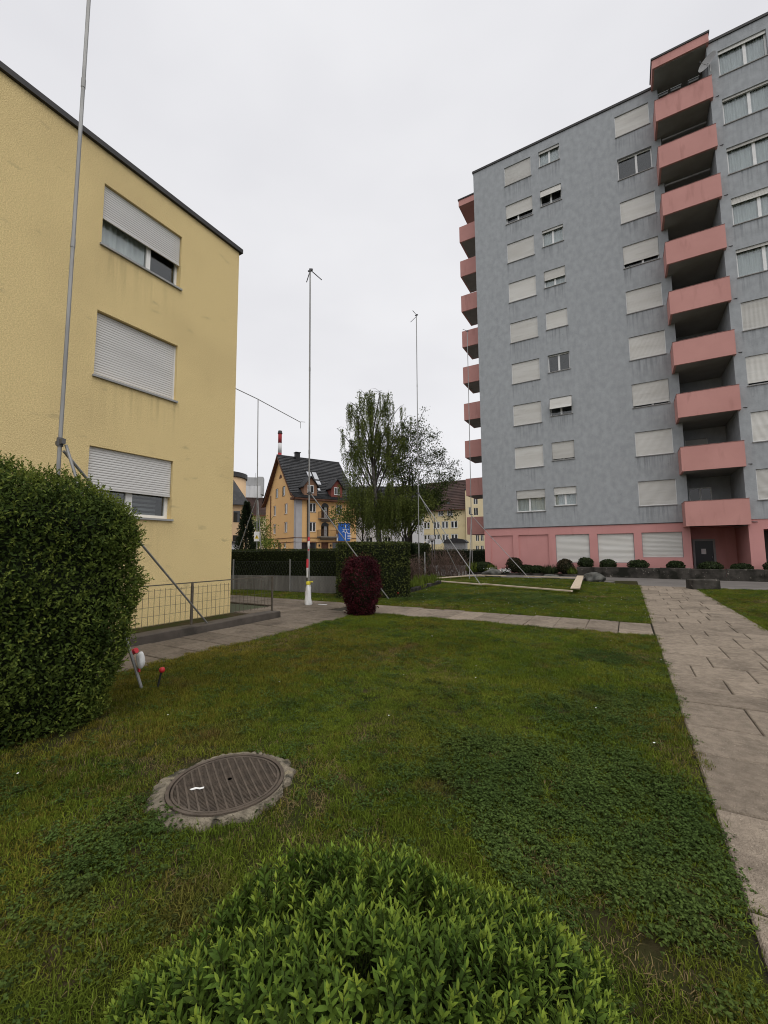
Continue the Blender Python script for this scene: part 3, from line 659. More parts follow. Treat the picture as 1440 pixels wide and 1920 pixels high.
def orange_house():
    r = empty('gabled_house', (-38.39, 42.47, 0), R(64.1), 'orange gabled house with dark tiled roof, two dormers and arched balconies', 'building')
    Ls, W = 9.4, 12.6; ev = 8.85; T = 6.4; RZ = 15.85
    E_ = Fac(r, (0, 0, 0), 0); Gb = Fac(r, (0, 0, 0), R(-90))     # gable: u = -t
    # eave face
    wins = [(2.0, 2.95, 6.95, 8.25), (6.1, 7.05, 6.8, 8.22), (2.0, 2.95, 4.25, 5.6)]
    arches = [(3.74, 4.9, 6.1, 7.75), (3.74, 4.9, 3.55, 5.05)]
    shop = [(.85, 3.1, .2, 2.75), (3.78, 4.9, .1, 2.75), (5.5, 7.6, .2, 2.75)]
    m = wall_panel(0, Ls, 0, ev, wins+arches+shop, .22)
    E_.part('wall', m, 'orange_render')
    E_.part('inner_wall', MB().quad((.1, .9, 0), (Ls, .9, 0), (Ls, .9, ev), (.1, .9, ev)), 'room_dark')
    for w in wins: E_.window(*w, mull=(.5,), pane='dark_glass', t=.09, depth=.1, sill='stone_trim')
    for a in arches:      # arch infill spandrels + door
        ar = MB(); cx = (a[0]+a[1])/2; rad = (a[1]-a[0])/2; n = 10; zt = a[3]
        pts = [(cx+rad*math.cos(math.pi*i/n), zt+rad*math.sin(math.pi*i/n)) for i in range(n+1)]
        ar.add([(p[0], -.015, p[1]) for p in pts]+[(a[0], -.015, zt-.01), (a[1], -.015, zt-.01)], [tuple(range(n+1))])
        o = E_.part('arch_opening', ar, 'door_dark')
        b = MB().box(cx-.1, cx+.35, .06, .1, a[2], a[3]+.2); link('balcony_door', b.mesh('balcony_door', 'frame_grey'), o)
    for z0, x0, x1 in ((6.0, 3.25, 5.9), (3.46, 3.1, 6.15)):
        b = E_.part('balcony', MB().prism([(x0, 0), (x1, 0), (x1-.15, -.95), (x0+.15, -.95)], z0, z0+.14), 'stone_trim')
        link('bracket', MB().prism([(0, z0), (-.8, z0), (0, z0-.35)], x0+.5, x1-.5, 'x').mesh('bracket', 'stone_trim'), b)
        rl = MB(); P = [(x0+.03, -.05), (x0+.18, -.9), (x1-.18, -.9), (x1-.03, -.05)]
        for (ax, ay), (bx, by) in zip(P[:-1], P[1:]):
            k = int(math.hypot(bx-ax, by-ay)/.13)
            for i in range(k+1): x_, y_ = ax+(bx-ax)*i/k, ay+(by-ay)*i/k; rl.tube([(x_, y_, z0+.14), (x_, y_, z0+1.0)], .015, 4, False)
            rl.tube([(ax, ay, z0+1.02), (bx, by, z0+1.02)], .03, 5)
        link('railing', rl.mesh('railing', 'wood_eave'), b)
    E_.part('string_course', MB().box(-.06, Ls, -.08, -.003, 3.36, 3.44).box(-.04, Ls, -.06, -.003, 2.76, 2.84), 'wood_eave')
    E_.part('shop_glass', MB().box(.85, 3.1, .15, .18, .2, 2.75).box(5.5, 7.6, .15, .18, .2, 2.75), 'dark_glass')
    E_.part('door', MB().box(3.78, 4.9, .15, .19, .1, 2.75), 'wood_eave')
    for x in (3.45, 5.2): E_.part('wall_lamp', MB().box(x-.08, x+.08, -.2, -.004, 2.2, 2.5), 'black_rubber')
    E_.part('shop_sign', MB().box(.95, 2.95, -.05, -.003, 2.98, 3.3), 'orange_light')
    E_.part('corner_pilaster', MB().box(-.05, .85, -.06, -.002, 0, ev-.05).box(-.055, -.002, -.06, .55, 0, ev-.05), 'pilaster_grey')
    # blue sign
    sg = E_.part('billboard', MB().box(6.3, 8.2, -.32, -.2, 3.0, 5.6), 'sign_blue')
    lg = MB(); c = (7.4, 4.45)
    lg.box(c[0]-.04, c[0]+.04, -.335, -.323, 3.1, 4.2); lg.box(c[0]-.04, c[0]+.04, -.335, -.323, 4.7, 5.3)
    for k in range(12):
        a0, a1 = 2*math.pi*k/12, 2*math.pi*(k+1)/12
        lg.add([(c[0]+q*math.cos(a), -.335, c[1]+q*math.sin(a)) for a in (a0, a1) for q in (.2, .28)], [(0, 1, 3, 2)])
    for a in (R(20), R(150), R(200), R(-35)):
        x_, z_ = math.cos(a), math.sin(a); lg.add([(c[0]+x_*.28-z_*.03, -.335, c[1]+z_*.28+x_*.03), (c[0]+x_*.28+z_*.03, -.335, c[1]+z_*.28-x_*.03), (c[0]+x_*.6+z_*.03, -.335, c[1]+z_*.6-x_*.03), (c[0]+x_*.6-z_*.03, -.335, c[1]+z_*.6+x_*.03)], [(0, 1, 2, 3)])
    for i in range(4): lg.box(7.75, 8.4, -.335, -.323, 3.35+i*.22, 3.43+i*.22)
    link('emblem', lg.mesh('emblem', 'sign_white'), sg)
    E_.part('white_panel', MB().box(6.02, 6.25, -.3, -.2, 2.95, 4.0), 'sign_white')
    E_.part('downpipe', MB().tube([(1.65, -.1, 0), (1.65, -.1, ev)], .06, 6), 'black_rubber')
    # gable face (u = -t)
    prof = [(0, 0), (W, 0), (W, 9.1), (W-.7, 9.55), (T, RZ-.25), (.7, 9.55), (0, 9.1)]
    gw = [(7.0, 8.1, 9.62, 11.0), (4.12, 5.25, 9.58, 10.95), (7.9, 9.1, 6.95, 8.5), (3.15, 4.4, 6.9, 8.4), (7.9, 9.1, 4.25, 5.7), (3.1, 4.42, 4.25, 5.75), (8.1, 9.0, 2.05, 2.75), (3.6, 4.6, 2.05, 2.75)]
    hh = [(-b, -a, c_, d_) for a, b, c_, d_ in gw]
    g = wall_panel(-W, 0, 0, 9.1, [h for h in hh if h[3] < 9], .22)
    # upper gable as strips around two windows
    def tz(z): return max(0, (z-9.55)/(RZ-.25-9.55)*(T-.7)+.7) if z > 9.55 else .7*(z-9.1)/.45
    zs = [9.1, 9.55, 9.62, 10.95, 11.0, RZ-.25]
    for za, zb in zip(zs[:-1], zs[1:]):
        cuts = [(4.12, 5.25), (7.0, 8.1)] if 9.6 < (za+zb)/2 < 11.0 else []
        edge = []; st = None
        spans = []; lo = None; seq = [('L', None)]+cuts
        xs = [('t', )]; cur = 'lo'
        bounds = []; prev = 'lo'
        for c_ in cuts: bounds.append((prev, c_[0])); prev = c_[1]
        bounds.append((prev, 'hi'))
        for a, b in bounds:
            fa = lambda z, v=a: tz(z) if v == 'lo' else v
            fb = lambda z, v=b: (W-tz(z)*(W-T)/T if z < RZ-.26 else T) if v == 'hi' else v
            g.quad((-fb(za), 0, za), (-fa(za), 0, za), (-fa(zb), 0, zb), (-fb(zb), 0, zb))
    Gb.part('gable_wall', g, 'orange_render')
    for h in hh: Gb.window(*h, mull=(.5,), pane='dark_glass', t=.1, depth=.1, sill='stone_trim')
    Gb.part('inner_wall', MB().quad((-W+.6, .9, 0), (-.6, .9, 0), (-.6, .9, 9.3), (-W+.6, .9, 9.3)).quad((-8.6, .85, 9.3), (-3.9, .85, 9.3), (-3.9, .85, 11.2), (-8.6, .85, 11.2)), 'room_dark')
    n = 10; sc = MB(); sc.add([(-6.1+.55*math.cos(math.pi*i/n), -.01, 12.35+.6*math.sin(math.pi*i/n)) for i in range(n+1)], [tuple(range(n+1))]); Gb.part('round_window', sc, 'wood_eave')
    Gb.part('string_course', MB().box(-W, .06, -.08, -.003, 3.4, 3.48).box(-W, .04, -.06, -.003, 2.8, 2.88), 'wood_eave')
    Gb.part('basement_door', MB().box(-6.75, -5.45, -.02, .1, .3, 2.8), 'wood_eave')
    Gb.part('downpipe', MB().tube([(-10.1, -.1, 0), (-10.1, -.1, 10.2)], .07, 6), 'wood_eave')
    # other walls
    o = MB(); o.quad((Ls, 0, 0), (Ls, W, 0), (Ls, W, 9.1), (Ls, 0, 9.1)); o.quad((Ls, 0, 9.1), (Ls, W, 9.1), (Ls, T, RZ-.3)); o.quad((Ls, W, 0), (0, W, 0), (0, W, 9.1), (Ls, W, 9.1)); o.build('wall', 'orange_render', r)
    # roof
    rf = MB(); xa, xb = -.55, Ls+.5
    courses(rf, (-.75, 8.8), (.75, 9.62), xa, xb, 5); courses(rf, (.75, 9.62), (T, RZ), xa, xb, 22)
    rf.quad((xa, W+.75, 8.8), (xa, T, RZ), (xb, T, RZ), (xb, W+.75, 8.8))
    ro = rf.build('roof', 'roof_tile', r)
    link('ridge', MB().tube([(xa, T, RZ+.03), (xb, T, RZ+.03)], .12, 6).mesh('ridge', 'roof_tile'), ro)
    # barge boards and eaves
    bb = MB()
    for y0, z0, y1, z1 in ((-.75, 8.75, .75, 9.55), (.75, 9.55, T, RZ-.02), (W+.75, 8.75, W-.75, 9.55), (W-.75, 9.55, T, RZ-.02)):
        bb.add([(xa-.04, y0, z0), (xa-.04, y1, z1), (xa-.04, y1, z1-.3), (xa-.04, y0, z0-.22), (xa+.06, y0, z0), (xa+.06, y1, z1), (xa+.06, y1, z1-.3), (xa+.06, y0, z0-.22)], [(0, 1, 2, 3), (7, 6, 5, 4), (0, 4, 5, 1), (3, 2, 6, 7)])
        bb.quad((xa+.06, y0, z0-.1), (xa+.06, y1, z1-.15), (0, y1, z1-.15), (0, y0, z0-.1))
    link('barge_board', bb.mesh('barge_board', 'wood_eave'), ro)
    link('eave_box', MB().box(-.5, Ls+.4, -.72, -.003, 8.55, 8.78).box(-.5, -.003, -.7, .9, 8.6, 8.9).mesh('eave_box', 'wood_eave'), ro)
    link('chimney', MB().box(2.3, 2.95, T-.5, T+.2, RZ-.5, RZ+.7).box(2.2, 3.05, T-.6, T+.3, RZ+.7, RZ+.8).mesh('chimney', 'black_rubber'), ro)
    # dormers
    for x0, x1, mat in ((1.15, 3.1, 'dormer_brown'), (5.3, 7.1, 'dormer_red')):
        cx = (x0+x1)/2; yf = .05
        d = MB(); d.add([(x0, yf, 9.3), (x1, yf, 9.3), (x1, yf, 10.75), (cx, yf, 11.85), (x0, yf, 10.75)], [(0, 1, 2, 3, 4)])
        d.quad((x0, yf, 9.3), (x0, yf, 10.75), (x0, 2.4, 10.75), (x0, .75, 9.3)); d.quad((x1, yf, 10.75), (x1, yf, 9.3), (x1, .75, 9.3), (x1, 2.4, 10.75))
        do = d.build('dormer', mat, r)
        dr = MB()
        for s_ in (-1, 1):
            e = x0-.25 if s_ < 0 else x1+.25
            dr.add([(cx, yf-.35, 12.0), (e, yf-.35, 10.5), (e, 2.6, 10.5), (cx, 3.1, 12.0), (cx, yf-.35, 11.88), (e, yf-.35, 10.38), (e, 2.6, 10.38), (cx, 3.1, 11.88)], [(0, 1, 2, 3), (7, 6, 5, 4), (0, 4, 5, 1), (1, 5, 6, 2)])
        link('dormer_roof', dr.mesh('dormer_roof', 'roof_tile'), do)
        wf_ = link('dormer_window', MB().box(cx-.45, cx+.45, yf-.06, yf-.003, 9.6, 10.7).mesh('dormer_window', 'frame_white'), do)
        for q in (-1, 1): link('dormer_pane', MB().box(cx+q*.21-.17, cx+q*.21+.17, yf-.075, yf-.062, 9.7, 10.6).mesh('dormer_pane', 'dark_glass'), do)
    # skylights lying on the roof slope
    sl = (RZ-9.62)/(T-.75)
    def sky_l(xa_, xb_, y0, y1):
        m_ = MB(); z = lambda y: 9.62+(y-.75)*sl+.14
        m_.add([(xa_, y0, z(y0)), (xb_, y0, z(y0)), (xb_, y1, z(y1)), (xa_, y1, z(y1)), (xa_, y0, z(y0)-.2), (xb_, y0, z(y0)-.2), (xb_, y1, z(y1)-.2), (xa_, y1, z(y1)-.2)], [(0, 1, 2, 3), (0, 4, 5, 1), (1, 5, 6, 2), (2, 6, 7, 3), (3, 7, 4, 0)])
        o_ = link('skylight', m_.mesh('skylight', 'black_rubber'), ro); q = .07
        m2 = MB().quad((xa_+q, y0+q, z(y0+q)+.01), (xb_-q, y0+q, z(y0+q)+.01), (xb_-q, y1-q, z(y1-q)+.01), (xa_+q, y1-q, z(y1-q)+.01)); link('skylight_pane', m2.mesh('skylight_pane', 'sky_pane'), ro)
    for x_ in (3.1, 4.0): sky_l(x_, x_+.8, 2.05, 2.75); sky_l(x_, x_+.8, 2.85, 4.1)
    sky_l(3.75, 4.25, 1.1, 1.6)
mp_ = M('sky_pane', (.55, .56, .58), rough=.05, spec=1.0, metal=.6)
orange_house()

# ================================================================== other far buildings
def block(name, loc, rz, w, d, h, wallmat, label, wins, roof=None, roofmat='roof_brown', rh=5, over=.5, extra=None, ridge='x', sill='stone_trim', mull=(.5,), t=.09):
    r = empty(name, loc, rz, label, 'building'); F = Fac(r, (0, 0, 0), 0)
    m = wall_panel(0, w, 0, h, wins, .2)
    m.quad((w, 0, 0), (w, d, 0), (w, d, h), (w, 0, h)); m.quad((w, d, 0), (0, d, 0), (0, d, h), (w, d, h)); m.quad((0, d, 0), (0, 0, 0), (0, 0, h), (0, d, h))
    if roof == 'gable':
        m.quad((0, 0, h), (0, d/2, h+rh*.94), (0, d, h)); m.quad((w, 0, h), (w, d, h), (w, d/2, h+rh*.94))
    F.part('wall', m, wallmat)
    F.part('inner_wall', MB().quad((.1, .8, 0), (w-.1, .8, 0), (w-.1, .8, h), (.1, .8, h)), 'room_dark')
    for q in wins: F.window(*q, mull=mull, pane='dark_glass', t=t, depth=.08, sill=sill)
    if roof == 'gable':
        rf = MB(); s = over*rh/(d/2); courses(rf, (-over, h-s+.1), (d/2, h+rh), -over, w+over, 18); rf.quad((-over, d+over, h-s+.1), (-over, d/2, h+rh), (w+over, d/2, h+rh), (w+over, d+over, h-s+.1))
        ro = F.part('roof', rf, roofmat); link('eave_board', MB().box(-over, w+over, -over-.05, -over+.08, h-s-.1, h-s+.12).mesh('eave_board', 'wood_eave'), ro)
    elif roof == 'flat': ro = F.part('roof_edge', MB().box(-.15, w+.15, -.15, d+.15, h+.003, h+.3), 'fascia_dark')
    if extra: extra(r, F)
    return r
cw = [(c-.85+43.2, c+.85+43.2, z0, z1) for c in (-41.45, -38.92, -36.77, -34.5) for z0, z1 in ((3.65, 5.3), (6.65, 8.35))]+[(43.2-38.5, 43.2-37.1, 9.6, 11.05), (43.2-36.2, 43.2-34.8, 9.6, 11.05)]
def cream_extra(r, F):
    n = 12; a = MB(); cx = 43.2-33.3
    a.add([(cx+1.6*math.cos(math.pi*i/n), -.02, 1.2+1.3*math.sin(math.pi*i/n)) for i in range(n+1)]+[(cx-1.6, -.02, 0), (cx+1.6, -.02, 0)], [tuple(range(n+3))])
    F.part('arched_gateway', a, 'door_dark')
    d = F.part('dormer', MB().prism([(6.2, 11.9), (8.1, 11.9), (8.1, 13.0), (7.15, 14.0), (6.2, 13.0)], .5, 4, 'y'), 'roof_brown'); link('dormer_pane', MB().box(6.7, 7.6, .45, .49, 12.1, 12.9).mesh('dormer_pane', 'dark_glass'), d)
    F.part('downpipe', MB().tube([(11.6, -.12, 0), (11.6, -.12, 11.5)], .09, 6), 'wood_eave')
block('cream_house', (-43.2, 92, 0), 0, 11.8, 11, 11.75, 'cream_render', 'cream house with steep brown roof and paired windows beyond the bare bush', cw, 'gable', rh=7.0, over=.7, extra=cream_extra, mull=(.5,), t=.16)
rw = [(.7, 1.4, 9.5, 11.2), (1.9, 2.9, 9.3, 11.0), (1.9, 2.9, 11.8, 13.8), (2.2, 2.95, 3.5, 5.15), (3.3, 4.0, 3.5, 5.15), (2.15, 2.85, .3, 2.5), (3.25, 3.95, .3, 2.5), (4.2, 5.2, 9.3, 11), (4.2, 5.2, 11.8, 13.8), (4.6, 5.4, 3.5, 5.2)]
block('cream_house', (-31.3, 91, 0), 0, 9, 10, 15.2, 'cream_light', 'pale cream house with dark windows seen beneath the tower side balconies', rw, 'flat', t=.06, sill=None)
ww = [(x, x+1.2, z, z+1.7) for x in (1.5, 4.6, 7.7, 10.6) for z in (2.2, 5.3)]
block('white_house', (-42.0, 57.0, 0), R(31), 14.5, 9, 8.4, 'white_render', 'white house with dark roof half hidden behind the birch', ww, 'gable', 'roof_tile', rh=4.8, over=.5)
# round tan building
r = empty('round_tower', (-65.5, 51.6, 0), 0, 'tan round tower with dark flat roof at far left behind the yellow corner', 'building')
MB().lathe([(4.6, 0), (4.6, 15.2)], n=32).build('wall', 'tan_render', r, smooth=True); MB().lathe([(4.75, 15.2), (4.85, 15.25), (4.85, 16.1), (.01, 16.3)], n=32).build('roof_edge', 'fascia_dark', r)
for a, z in ((-35, 11.5), (-35, 6.5), (-55, 11.5)):
    c_, s_ = math.cos(R(a)), math.sin(R(a)); MB().box(-.03, .05, -.7, .7, z, z+2.0).build('window', 'dark_glass', r, (4.6*c_, 4.6*s_, 0), (0, 0, R(a)))
# dark roofed house at the left
r = empty('dark_roofed_house', (-43.3, 35.6, 0), R(49.5), 'small tan house with dark steep roof beside the yellow wall edge', 'building')
MB().box(-2.2, 2.0, -1.8, 1.8, 0, 7.5).build('wall', 'tan_render', r)
m = MB(); m.add([(-2.7, -2.3, 7.35), (2.45, -2.3, 7.35), (2.45, 2.3, 7.35), (-2.7, 2.3, 7.35), (-.6, -.3, 12.2), (-.6, .3, 12.2), (-1.2, .3, 12.2), (-1.2, -.3, 12.2)], [(0, 1, 4, 7), (1, 2, 5, 4), (2, 3, 6, 5), (3, 0, 7, 6), (4, 5, 6, 7), (3, 2, 1, 0)]); m.build('roof', 'roof_tile', r)
for x_, z_ in ((.9, 5.2), (.9, 2.2), (-1, 5.2)): MB().box(x_-.4, x_+.4, -1.83, -1.802, z_, z_+1.4).build('window', 'dark_glass', r)
block('garden_house', (-59.8, 53.2, 0), R(47), 8.5, 6, 8.7, 'cream_light', 'low cream house with dark roof left of the orange house', [(1.2, 2.2, 5.6, 7.2), (3.4, 4.4, 5.6, 7.2), (1.2, 2.2, 2.6, 4.2), (3.4, 4.4, 2.6, 4.2)], 'gable', 'roof_brown', rh=3.2, over=.5)
# concrete silo
r = empty('concrete_silo', (-88.4, 81.0, 0), R(42), 0, 0); setp(r, 'tall grey concrete silo tower far behind the left pole', 'silo')
m = MB()
for i in range(3): m.lathe([(1.35, 0), (1.35, 19.5)], (-2.0+i*1.15*1.15, .0, 0), 16)
m.build('silo_tube', 'silo_concrete', r, smooth=True)
MB().box(-1.2, 1.9, -.2, 3, 0, 21.4).build('silo_shaft', 'silo_concrete', r); MB().box(.7, 2.3, -.9, 3, 17.3, 22.2).box(-2.6, .69, -.7, 3, 19.6, 22.0).build('silo_head', 'silo_concrete', r)
MB().tube([(-2.4, 0, 22), (-2.4, 0, 23.2)], .06, 4).tube([(.2, 0, 22), (.2, 0, 23.4)], .06, 4).build('aerial', 'steel_dark', r)
# chimney
r = empty('factory_chimney', (-174.8, 178.8, 0), 0, 'red and white banded factory chimney rising behind the orange house', 'chimney')
for z0, z1, mt in ((0, 52, 'chimney_white'), (52, 59.6, 'chimney_red'), (59.6, 65.5, 'chimney_white'), (65.5, 71.2, 'chimney_red')):
    MB().lathe([(1.3-.003*z0, z0), (1.3-.003*z1, z1)], n=20).build('band', mt, r, smooth=True)
MB().lathe([(1.3, 71.2), (1.45, 71.6), (1.25, 71.9), (1.1, 73), (.8, 73.1)], n=20).build('cap', 'fascia_dark', r)
# shed
r = empty('garden_shed', (-35.2, 28.9, 0), R(40), 'small grey garden shed just past the yellow wall', 'shed')
MB().box(-.9, .9, -.9, .9, 0, 2.6).build('wall', 'white_render', r); MB().prism([(-1.2, 2.6), (1.2, 2.35), (1.2, 2.5), (-1.2, 2.95)], -1.1, 1.1, 'y').build('roof', 'fascia_dark', r); MB().box(-.35, .35, -.93, -.903, .1, 2.0).build('door', 'frame_grey', r)

# ================================================================== walls and fences by the hedge
D_ = unit(np.array([4.4, .95]))          # direction of the rear wall
Pw0 = np.array([-17.5, 11.30])
ang = math.atan2(D_[1], D_[0])
r = empty('retaining_wall', (Pw0[0], Pw0[1], 0), ang, 'low weathered concrete wall under the long dark hedge', 'wall')
for i in range(6):
    MB().box(i*1.6+.006, (i+1)*1.6-.006, 0, .18, -.02, .62).build('panel', 'old_concrete', r, (0, random.uniform(-.004, .004), 0))
r = empty('chain_link_fence', (Pw0[0], Pw0[1], 0), ang, 'thin chain link fence with steel posts before the long dark hedge', 'fence')
for i in range(4):
    x = i*2.66-.75+1.5
    MB().tube([(x, -.12, 0), (x, -.12, 1.24)], .03, 8).build('post', 'steel', r); MB().lathe([(.036, 0), (.036, .02), (.01, .035)], (x, -.12, 1.24), 8).build('post_cap', 'steel', r)
m = MB()
for i in range(90):
    x = .75+i*.12
    for s_ in (1, -1):
        xa_, xb_ = x, x+s_*.56
        if -.2 < xb_ < 8.8 and xa_ < 8.8: m.tube([(xa_, -.12, .06), (xb_, -.12, 1.2)], .0022, 3, False)
for z in (.06, .64, 1.2): m.tube([(.75, -.12, z), (8.75, -.12, z)], .003, 3, False)
m.build('wire_netting', 'steel_dark', r)

# ================================================================== BUILDING PROFILE POLES
def clamp(mb, p, r=.04): mb.lathe([(r, -.05), (r+.012, -.05), (r+.012, .05), (r, .05)], p, 10); mb.box(p[0]+r, p[0]+r+.07, p[1]-.02, p[1]+.02, p[2]-.03, p[2]+.03); mb.box(p[0]-r-.06, p[0]-r, p[1]-.015, p[1]+.015, p[2]-.02, p[2]+.02)
def profile_pole(base, top, collar, feet, label, arms=(), lean=(0, 0), joints=(), rad=.024, zbase=0):
    r = empty('profile_pole', (base[0], base[1], zbase), 0, label, 'pole', 'building profile poles')
    o = (base[0], base[1], zbase); ax = lambda z: (base[0]+lean[0]*z/top, base[1]+lean[1]*z/top, z)
    MB(o).tube([ax(zbase), ax(top)], rad, 10).build('tube', 'steel', r, smooth=False)
    for z in joints: MB(o).tube([ax(z-.06), ax(z+.06)], rad+.004, 10).build('joint_sleeve', 'steel', r)
    m = MB(o); clamp(m, ax(collar), rad); m.build('clamp', 'steel_dark', r)
    for i, f in enumerate(feet):
        c = ax(collar-.06*i-.03); d = Vector(f)-Vector(c); d.normalize(); s = Vector(c)+Vector((d.x, d.y, 0)).normalized()*.06
        MB(o).tube([s, f], rad*.8, 8).build('brace', 'steel', r)
    for a in arms: MB(o).tube([Vector(ax(a[2]))+Vector((0, 0, .02)), Vector(ax(a[2]))+Vector(a[:2]+(a[3],))], rad*.6, 6).build('cross_arm', 'steel_dark', r)
    if arms: m = MB(o); clamp(m, ax(arms[0][2]), rad*.9); m.build('top_clamp', 'steel_dark', r)
    return r
profile_pole((-5.62, 2.21), 9.6, 2.88, [(-4.95, 2.91, 0), (-7.40, 5.60, .18)], 'near profile pole with two braces behind the tall left hedge', joints=(5.35, 7.5), rad=.0215)
profile_pole((-8.16, 9.62), 10.5, 3.33, [(-6.73, 11.91, 0), (-10.3, 12.0, 0)], 'profile pole with white bag at its foot beside the dark red shrub', arms=[(.02, .55, 10.45, 0), (-.45, .35, 10.42, 0)], joints=(4.6, 7.2), lean=(-.04, -.02))
profile_pole((-9.33, 19.65), 14.45, 4.57, [(-8.05, 22.41, 0), (-5.46, 17.69, .05)], 'tall profile pole beside the bare brown bush at the timber frame', arms=[(.0, -.45, 14.4, .03), (-.5, .3, 14.3, 0)], joints=(6.2, 10.4), lean=(.06, .03))
profile_pole((-8.96, 27.14), 16.95, 3.96, [(-7.51, 22.18, 0), (-4.79, 24.31, 0)], 'thin profile pole in front of the left edge of the grey tower', arms=[(-.2, -.35, 16.9, .03)], joints=(6, 11), lean=(.08, .03))
rp = profile_pole((-15.88, 14.79), 9.41, 4.24, [(-18.3, 15.0, 0), (-15.2, 14.6, 0)], 'profile pole carrying a long slanting top bar past the yellow corner', joints=(6.0,), lean=(-.1, -.05))
MB((-15.88, 14.79, 0)).tube([(-15.7, 11.4, 9.43), (-16.05, 14.74, 9.43), (-16.8, 18.9, 9.43)], .022, 8).build('top_bar', 'steel', rp)
MB((-15.88, 14.79, 0)).tube([(-16.8, 18.9, 9.46), (-16.6, 19.1, 9.46)], .016, 6).tube([(-16.8, 18.9, 9.43), (-16.8, 18.9, 9.05)], .014, 6).build('bar_bracket', 'steel', rp)
# warning sign on that pole
r = empty('warning_sign', (-15.83, 14.70, 2.05), R(47), 'white warning plate with yellow triangle on the far left pole', 'sign')
MB().cbox(-.13, .13, -.075, -.06, .05, .52).build('plate', 'sign_white', r)
MB().add([(-.10, -.08, .18), (.10, -.08, .18), (0, -.08, .37)], [(0, 1, 2)]).build('triangle', 'sign_yellow', r); MB().box(-.015, .015, -.09, -.082, .22, .34).build('mark', 'black_rubber', r)

# bags and tapes
def blob(name, c, rad, mat, parent=None, n=18, amp=.12, seed=1, sq=(1, 1, 1), label=None, cat=None, base=0):
    m = MB(); V = []; F = []; k = n//2
    rr = np.random.default_rng(seed); ph = rr.random(8)*6.28
    for i in range(k+1):
        th = math.pi*i/k
        for j in range(n):
            a = 2*math.pi*j/n; s_ = 1+amp*(math.sin(3*a+ph[0]+2*th)+.7*math.sin(5*a+ph[1]-3*th)+.8*math.sin(4*th+ph[2]+a))*math.sin(th)
            V.append((rad[0]*s_*math.sin(th)*math.cos(a), rad[1]*s_*math.sin(th)*math.sin(a), rad[2]*(1+amp*.5*math.sin(2*a+ph[3])*math.sin(th))*math.cos(th)))
    for i in range(k):
        for j in range(n): F.append((i*n+j, (i+1)*n+j, (i+1)*n+(j+1) % n, i*n+(j+1) % n))
    m.add(V, F); o = m.build(name, mat, parent, c, smooth=True)
    if label: setp(o, label, cat)
    return o
r = empty('weighted_bag', (-8.13, 9.56, .03), 0, 'white plastic bag with yellow tie wrapped round the foot of the pole', 'bag')
m = MB(); prof = [(.085, 0), (.10, .05), (.088, .18), (.08, .35), (.068, .5), (.05, .58), (.035, .6)]
n = 16; V = []; F = []
for i, (q, z) in enumerate(prof):
    for j in range(n):
        a = 2*math.pi*j/n; s_ = 1+.18*math.sin(3*a+z*9)+.12*math.sin(7*a-z*19); V.append((q*s_*math.cos(a), q*s_*math.sin(a), z))
for i in range(len(prof)-1):
    for j in range(n): F.append((i*n+j, i*n+(j+1) % n, (i+1)*n+(j+1) % n, (i+1)*n+j))
m.add(V, F); m.build('bag_body', 'white_plastic', r, smooth=True); MB().lathe([(.062, .59), (.068, .63), (.06, .68)], n=10).box(.04, .16, -.02, .02, .66, .69).build('tie', 'yellow_tape', r)
def tape(name, c, h, w, segs, label, rz=0):
    r = empty(name, c, rz, label, 'marker')
    z = 0
    for mt, hh in segs:
        m = MB(); n = 6; V = []; F = []
        for i in range(n+1):
            t = i/n; ww = w*(.8+.2*math.sin(t*3+z*9)); V += [(-ww/2, .012*math.sin(t*5+z*20), -z-hh*t), (ww/2, .012*math.cos(t*4+z*11), -z-hh*t), (ww/2, .02+.012*math.cos(t*4), -z-hh*t), (-ww/2, .02+.012*math.sin(t*5), -z-hh*t)]
        for i in range(n):
            for j in range(4): F.append((i*4+j, i*4+(j+1) % 4, i*4+4+(j+1) % 4, i*4+4+j))
        m.add(V, F); m.build('red_strip' if mt == 'red_tape' else 'white_strip', mt, r, smooth=True); z += hh
    return r
tape('marker_tape', (-8.14, 9.52, 1.37), 0, .07, [('red_tape', .26), ('white_plastic', .28)], 'lower red and white strip tied to the bagged pole', R(30))
tape('marker_tape', (-8.10, 9.52, 2.02), 0, .06, [('red_tape', .12), ('white_plastic', .24), ('red_tape', .05)], 'upper red and white strip on the right of the bagged pole', R(30))
tape('marker_tape', (-8.29, 9.75, 2.0), 0, .08, [('red_tape', .2), ('white_plastic', .2)], 'upper red and white strip on the left of the bagged pole', R(30))
b_ = empty('hanging_bag', (-5.03, 2.86, .30), 0, 'small white bag with red tape tied to the brace by the left hedge', 'bag')
blob('bag_body', (.07, .02, .05), (.045, .045, .10), 'white_plastic', b_, seed=4); MB().tube([(-.055, -.02, .13), (.01, -.0, .16)], .033, 8).build('tie', 'red_tape', b_); MB().box(.05, .075, .0, .02, -.08, -.03).build('tail', 'red_tape', b_)
r = empty('marker_stake', (-4.82, 3.0, 0), 0, 'black stake with red ball top in the lawn near the left hedge', 'stake')
MB().tube([(0, 0, -.02), (.03, .03, .2)], .011, 8).build('stake', 'black_rubber', r); MB().lathe([(.001, -.034), (.02, -.028), (.032, -.012), (.034, .004), (.028, .02), (.014, .031), (.001, .034)], (.035, .035, .225), 14).build('ball', 'red_paint', r, smooth=True)
r = empty('marker_stake', (-6.62, 12.3, 0), 0, 'small red ball stake in the grass at the tall hedge block', 'stake')
MB().tube([(0, 0, 0), (0, 0, .17)], .01, 6).build('stake', 'black_rubber', r); MB().lathe([(.001, -.03), (.03, 0), (.02, .022), (.001, .03)], (0, 0, .19), 10).build('ball', 'red_paint', r, smooth=True)
